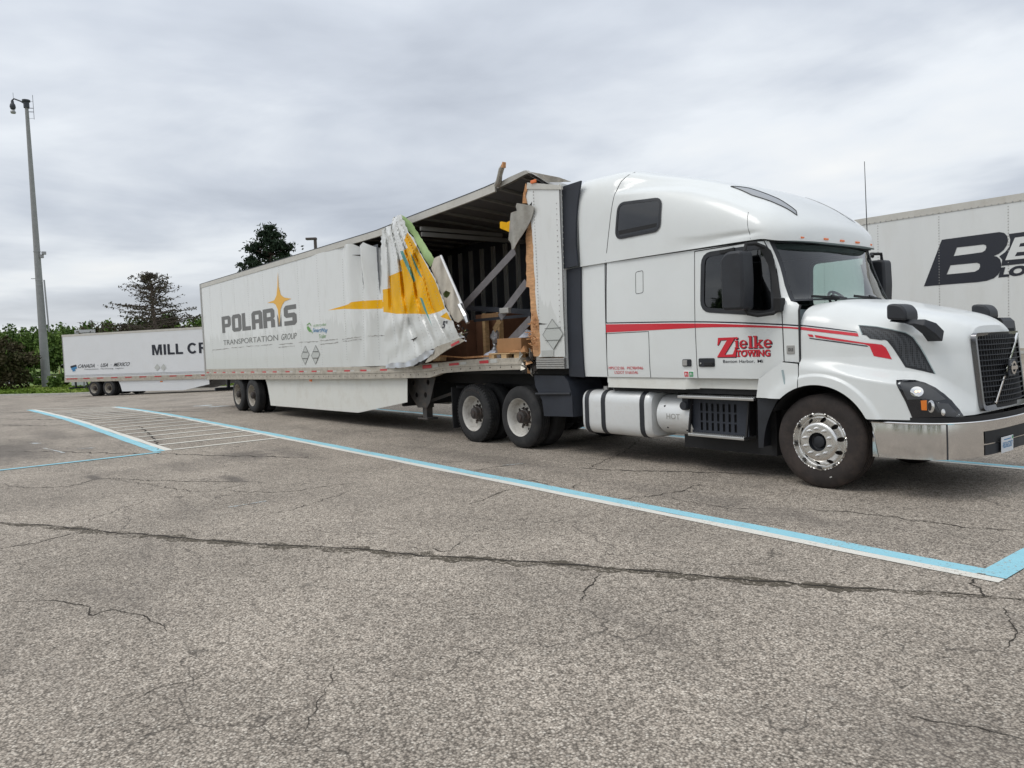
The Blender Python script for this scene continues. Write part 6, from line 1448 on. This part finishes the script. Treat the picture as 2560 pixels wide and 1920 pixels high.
MB().tube([ax+Vector((0, 0, -1.4)), ax+Vector((0, 0, .9))], .02).tube([tp_+Vector((0, 0, -.3)), ax+Vector((0, 0, -.35))], .03).tube([tp_+Vector((0, 0, -.65)), ax+Vector((0, 0, -.7))], .03).tube([tp_+Vector((0, 0, -1.3)), ax+Vector((0, 0, -1.3))], .012).tube([tp_+Vector((0, 0, .3)), ax+Vector((0, 0, .3))], .012).build('antenna', 'metal_dark', pole)
def polepart(name, py, off, m, sz):
    q = pt(100, py); MB().box(-.5, .5, -.5, .5, 0, 1).build
    c_ = Vector((pb.x, pb.y, q.z))+side*off; MB().box(c_.x-sz[0], c_.x+sz[0], c_.y-sz[0], c_.y+sz[0], c_.z-sz[1], c_.z+sz[1]).build(name, m, pole, bevel=.02)
polepart('junction_box', 641, .42, 'metal_grey', (.17, .16)); polepart('sensor', 633, .66, 'metal_grey', (.18, .14))
z0, z1 = pt(110, 830).z, pt(105, 700).z
MB().tube([Vector((pb.x, pb.y, z0))+side*.62, Vector((pb.x, pb.y, z1))+side*.50], .07, 8).build('conduit', 'metal_grey', pole)
for py in (700, 713, 757, 629): MB().lathez([(r0*.78, -.03), (r0*.80, 0), (r0*.78, .03)], (pb.x, pb.y, pt(100, py).z), 20).build('band', 'metal_grey', pole)
MB().bar(Vector((pb.x, pb.y, pt(100, 696).z))-side*.75, Vector((pb.x, pb.y, pt(100, 696).z))+side*.2, .06, .06).build('bracket', 'metal_grey', pole)
# lamp post behind the torn trailer
lp = onY(790, 640, 14); lpx = Vector((lp.x, lp.y, zt(lp.x)))
lamp = thing('lamp_post', lpx, 'brown square-headed lamp post rising behind the torn trailer', 'lamp post')
zt1 = onplane(790, 594, lpx, Vector((CF.x, CF.y, 0)).normalized()).z
mat('lamp_brown', (.07, .058, .052), .5)
MB().tube([lpx, Vector((lpx.x, lpx.y, zt1))], .11, 10).build('post', 'lamp_brown', lamp, smooth=True)
MB().bar(Vector((lpx.x, lpx.y, zt1-.07))+side*.10, Vector((lpx.x, lpx.y, zt1-.07))-side*.62, .35, .14).build('head', 'lamp_brown', lamp, bevel=.02)
# road sign seen from behind, white cabinet
NF = Vector((CF.x, CF.y, 0)).normalized()
sg = pt(212, 850); sgp = Vector((ML.x, ML.y, 0))+KN*16+KD*2.2; sgp.z = zt(sgp.x)+.1
sign = thing('road_sign', sgp, 'grey back of a road sign panel on posts above the far trailer', 'sign')
a_, b_ = onplane(187, 838, sgp, NF), onplane(238, 822, sgp, NF)
for k in range(5):
    zz_ = a_.z-.9+k*(b_.z-a_.z+.9)/5; h_ = (b_.z-a_.z+.9)/5-.04
    MB().bar(Vector((a_.x, a_.y, zz_+h_/2)), Vector((b_.x, b_.y, zz_+h_/2)), .04, h_).build('plank', 'sign_back', sign)
for t in (.25, .75):
    c_ = a_.lerp(b_, t); MB().bar(Vector((c_.x, c_.y, sgp.z-.1))+NF*.12, Vector((c_.x, c_.y, b_.z))+NF*.12, .12, .12).build('post', 'metal_grey', sign)
cb = gnd(200, 970); cb.z = zt(cb.x)+.1
single(MB().box(cb.x-.7, cb.x+.7, cb.y-.6, cb.y+.6, cb.z, cb.z+1.0).box(cb.x-.75, cb.x+.75, cb.y-.65, cb.y+.65, cb.z+1.0, cb.z+1.06).build('utility_cabinet', 'mill_white', bevel=.03), 'white utility cabinet on the grass behind the far trailer wheels', 'cabinet')
# cable fence posts along the far road
fz = rb[3]+2.5
for k in range(14):
    p = kn(-70+k*6.5, fz); z_ = zt(p.x)+.1
    o = MB().box(p.x-.07, p.x+.07, p.y-.07, p.y+.07, z_, z_+1.1).box(p.x-.09, p.x+.09, p.y-.09, p.y+.09, z_+1.1, z_+1.14).build('fence_post', 'wood_dark'); single(o, 'short timber fence post between the far road and the wood', 'post', 'fence posts along the far road')

# ------------------------------------------------------------------ vegetation
def leaves(name, C, m, size, parent=None, asp=1.6, seed=1, tint=None, flat=0.0):
    """one small quad per centre, random turn; tint attribute varies by clump"""
    r = np.random.default_rng(seed); C = np.asarray(C, float); n = len(C)
    a = r.normal(size=(n, 3)); a[:, 2] *= (1-flat); a /= np.linalg.norm(a, axis=1)[:, None]
    b = np.cross(a, r.normal(size=(n, 3))); b /= np.linalg.norm(b, axis=1)[:, None]
    s = (size*r.uniform(.6, 1.35, n))[:, None]; u = a*s*asp*.5; v = b*s*.5
    V = np.stack([C-u, C+v*.9-u*.1, C+u, C-v*.9-u*.1], 1).reshape(-1, 3)
    org = np.array([C[:, 0].mean(), C[:, 1].mean(), C[:, 2].min()])
    me = bpy.data.meshes.new(name); me.vertices.add(4*n); me.vertices.foreach_set('co', (V-org).ravel())
    me.loops.add(4*n); me.loops.foreach_set('vertex_index', np.arange(4*n)); me.polygons.add(n)
    me.polygons.foreach_set('loop_start', np.arange(n)*4); me.polygons.foreach_set('loop_total', np.full(n, 4)); me.update()
    at = me.attributes.new('tint', 'FLOAT', 'FACE'); t = tint if tint is not None else r.uniform(0, 1, n)
    at.data.foreach_set('value', np.clip(t+r.normal(0, .12, n), 0, 1).astype(np.float32))
    me.materials.append(M(m)); o = bpy.data.objects.new(name, me); COL.objects.link(o); o.location = org
    if parent is not None: adopt(o, parent)
    return o
R = np.random.default_rng(11)
def crown_pts(c, rx_, rz_, n, clumps=14, k=.36):
    out = []; tn = []
    for _ in range(clumps):
        d = R.normal(size=3); d /= np.linalg.norm(d); q = np.array(c)+d*np.array([rx_, rx_, rz_])*R.uniform(.35, .85)
        m_ = n//clumps; p = R.normal(size=(m_, 3)); p /= np.linalg.norm(p, axis=1)[:, None]; p *= (R.uniform(0, 1, m_)**.4)[:, None]
        out.append(q+p*np.array([rx_, rx_, rz_])*k*R.uniform(.7, 1.2)); tn.append(np.full(m_, R.uniform(.1, .8)))
    return np.concatenate(out), np.concatenate(tn)
# the wood behind the roads: one mass
wc, wt = [], []; trunk = MB()
def wood_tree(p, h, rr):
    a, t = crown_pts((p.x, p.y, p.z+h*.52), rr, h*.5, 1300, 16, .42); base_t = R.uniform(-.2, .25)
    wc.append(a); wt.append(np.clip(t+base_t, 0, 1)); trunk.tube([(p.x, p.y, p.z-.2), (p.x, p.y, p.z+h*.7)], [.14, .05], 5)
for row in range(3):
    for k in range(74):
        p = kn(-118+k*3.6+R.uniform(-1.5, 1.5), fz+6+row*5+R.uniform(-1.5, 1.5)); p.z = zt(p.x)+.1
        wood_tree(p, R.uniform(8.2, 10.2)+row*.5, R.uniform(2.4, 3.4))
wd = leaves('wood', np.concatenate(wc), 'leaf', .42, seed=3, tint=np.concatenate(wt)); tag(wd, 'dense green deciduous wood beyond the far road', 'wood', kind='stuff')
# the same belt of trees closes the lot behind the photographer (seen only mirrored in glass and chrome)
wc, wt = [], []
for k in range(40):
    p = Vector((-60+k*3.4, -62+R.uniform(-3, 3), 0)); a, t = crown_pts((p.x, p.y, 5.0), 3.2, 4.4, 260, 8, .5); wc.append(a); wt.append(t)
tag(leaves('tree_belt', np.concatenate(wc), 'leaf', .8, seed=4, tint=np.concatenate(wt)), 'green belt of trees along the opposite edge of the lot', 'wood', kind='stuff')
tb = trunk.build('wood_trunks', 'bark'); tag(tb, kind='stuff'); adopt(tb, wd)
# grass tufts on the verge
n = 26000; A = R.uniform(-42, 45, n); B = R.uniform(.2, 12, n)**1.0; gx = K0.x+KD.x*A+KN.x*B; gy = K0.y+KD.y*A+KN.y*B
gz = np.array([zt(x) for x in gx])+.10+R.uniform(.02, .16, n)
gt = .5+.5*np.sin(A*.5)*np.cos(B*.8)
tag(leaves('verge_grass', np.stack([gx, gy, gz], 1), 'grassblade', .17, seed=6, tint=np.clip(gt, 0, 1)), 'short green grass of the verge by the kerb', 'grass', kind='stuff')
# helpers for placed trees
def at_px(px, py, along):
    n = NF; P = Vector((CP.x, CP.y, 0))+n*along; return onplane(px, py, P, n)
def shrub(name, px, base_py, along, h, rr, m, label, n=1600, leaf=.16, seed=1):
    p = at_px(px, base_py, along); z_ = zt(p.x)+.1; p.z = z_; root = thing(name, p, label, 'shrub')
    st_ = MB()
    for k in range(6):
        a = 2*pi*k/6; st_.tube([p+Vector((.1*cos(a), .1*sin(a), 0)), p+Vector((rr*.5*cos(a), rr*.5*sin(a), h*.6))], [.035, .012], 5)
    st_.build('stem', 'bark', root); a, t = crown_pts((p.x, p.y, z_+h*.48), rr, h*.5, n, 26, .34); leaves('foliage', a, m, leaf, root, seed=seed, tint=t)
shrub('shrub', 8, 962, 70, 5.2, 3.0, 'rust_leaf', 'reddish brown shrub at the foot of the wood', 5600, .22, 21); shrub('shrub', 95, 950, 78, 1.8, 1.0, 'leaf', 'low bright green shrub right behind the camera pole', 700, .2, 22)
shrub('shrub', 138, 952, 70, 1.3, .8, 'leaf', 'low green shrub between the camera pole and the far trailer', 600, .2, 23); shrub('shrub', 158, 946, 75, 1.6, .8, 'leaf', 'small green shrub at the rear end of the far trailer', 600, .2, 25)
# spruce, half bare, behind the far trailer
def conifer_spruce(px, along, top_py, label):
    p = at_px(px, 940, along); z_ = zt(p.x)+.1; p.z = z_; zt_ = at_px(px, top_py, along).z; h = zt_-z_
    root = thing('spruce_tree', p, label, 'tree'); wob = lambda t: Vector((.25*sin(t*5), .2*cos(t*4), 0))
    MB().tube([p+Vector((0, 0, h*t))+wob(t)*t for t in (0, .2, .4, .6, .8, .95, 1)], [.30, .26, .20, .15, .09, .04, .015], 8).build('trunk', 'bark_dead', root, smooth=True)
    br = MB(); C = []; T = []; rr = random.Random(5)
    for k in range(120):
        t = .40+.60*(k/120)**.9; a = rr.uniform(0, 2*pi); ln = 4.3*((1-t)/.48)**.85*rr.uniform(.5, 1.12)+.25
        if rr.random() < .10: ln *= 1.3
        b0 = p+Vector((0, 0, h*t))+wob(t)*t; d = Vector((cos(a), sin(a), 0)); Q = [b0]
        up0 = rr.uniform(.02, .30) if t < .75 else rr.uniform(.2, .8)
        for j in range(1, 7): s_ = j/6; Q.append(b0+d*ln*s_+Vector((0, 0, ln*(up0*s_-.15*s_*s_+.12*s_**3)+.06*sin(j*2+k)))+Vector((-d.y, d.x, 0))*.15*sin(j+k))
        br.tube(Q, [.055, .045, .036, .028, .02, .014, .008], 5)
        for j in range(2, 7):
            for s2 in (-1, 1):
                if rr.random() < .2: continue
                tw_ = Vector((-d.y, d.x, 0))*s2; l2 = ln*.26*(1.2-j/7)*rr.uniform(.6, 1.3)+.15; E = Q[j]+(d*.6+tw_).normalized()*l2+Vector((0, 0, rr.uniform(-.1, .2)*l2))
                br.tube([Q[j], Q[j].lerp(E, .5)+Vector((0, 0, .03)), E], [.014, .010, .005], 4)
                for q in range(int(6*l2+3)):
                    s3 = rr.uniform(.15, 1.05); C.append(Q[j].lerp(E, s3)+Vector((rr.gauss(0, .07), rr.gauss(0, .07), rr.gauss(0, .05)))); T.append(.35+.5*rr.random() if t > .55 else .1+.4*rr.random())
    br.build('branch', 'bark_dead', root); leaves('foliage', [tuple(c) for c in C], 'spruce_needle', .10, root, 2.2, 8, np.array(T))
conifer_spruce(398, 64, 688, 'half bare brownish spruce standing behind the far trailer')
shrub('shrub', 352, 930, 66, 6.4, 4.8, 'rust_leaf', 'rust brown bushy growth under the half bare spruce', 5200, .22, 27); shrub('shrub', 470, 925, 66, 5.2, 2.6, 'leaf', 'green bushy growth right of the half bare spruce', 2600, .24, 28)
# dark pine behind the torn trailer
def pine(px, along, top_py, label):
    p = at_px(px, 900, along); z_ = zt(p.x); p.z = z_; h = at_px(px, top_py, along).z-z_; k_ = along/FOC
    root = thing('pine_tree', p, label, 'tree')
    MB().tube([p, p+Vector((.1, 0, h*.5)), p+Vector((0, .1, h*.97))], [.28, .2, .05], 8).build('trunk', 'bark', root, smooth=True)
    br = MB(); C = []; T = []; rr = random.Random(9); sd_ = CR.copy(); sd_.z = 0; sd_.normalize(); fd = NF
    tufts = [(0, 8), (-12, 22), (14, 26), (-2, 40), (-28, 48), (30, 50), (-38, 62), (10, 62), (44, 58), (-16, 74), (34, 76), (-46, 84), (0, 92), (22, 98), (48, 92), (-28, 100), (-52, 104), (-8, 116), (34, 116), (-38, 122), (12, 130), (-58, 128), (44, 130)]
    for (dx, dy) in tufts:
        for rep in range(3):
            c = Vector((p.x, p.y, z_+h))+sd_*(dx*k_)+Vector((0, 0, -dy*k_))+fd*rr.uniform(-1, 1)*(.2+dy*.009)
            tr = Vector((p.x, p.y, c.z-rr.uniform(.1, .6))); br.tube([tr, tr.lerp(c, .5)+Vector((0, 0, -.05)), c], [.05, .03, .012], 5)
            sz = rr.uniform(.24, .44)
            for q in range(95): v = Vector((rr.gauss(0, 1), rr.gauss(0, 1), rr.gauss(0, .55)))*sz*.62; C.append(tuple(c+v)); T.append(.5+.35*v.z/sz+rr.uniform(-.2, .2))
    br.build('branch', 'bark', root); leaves('foliage', C, 'pine_needle', .10, root, 2.6, 12, np.clip(np.array(T), 0, 1))
pine(690, 44, 562, 'dark green pine with ragged tufts showing over the torn trailer roof')
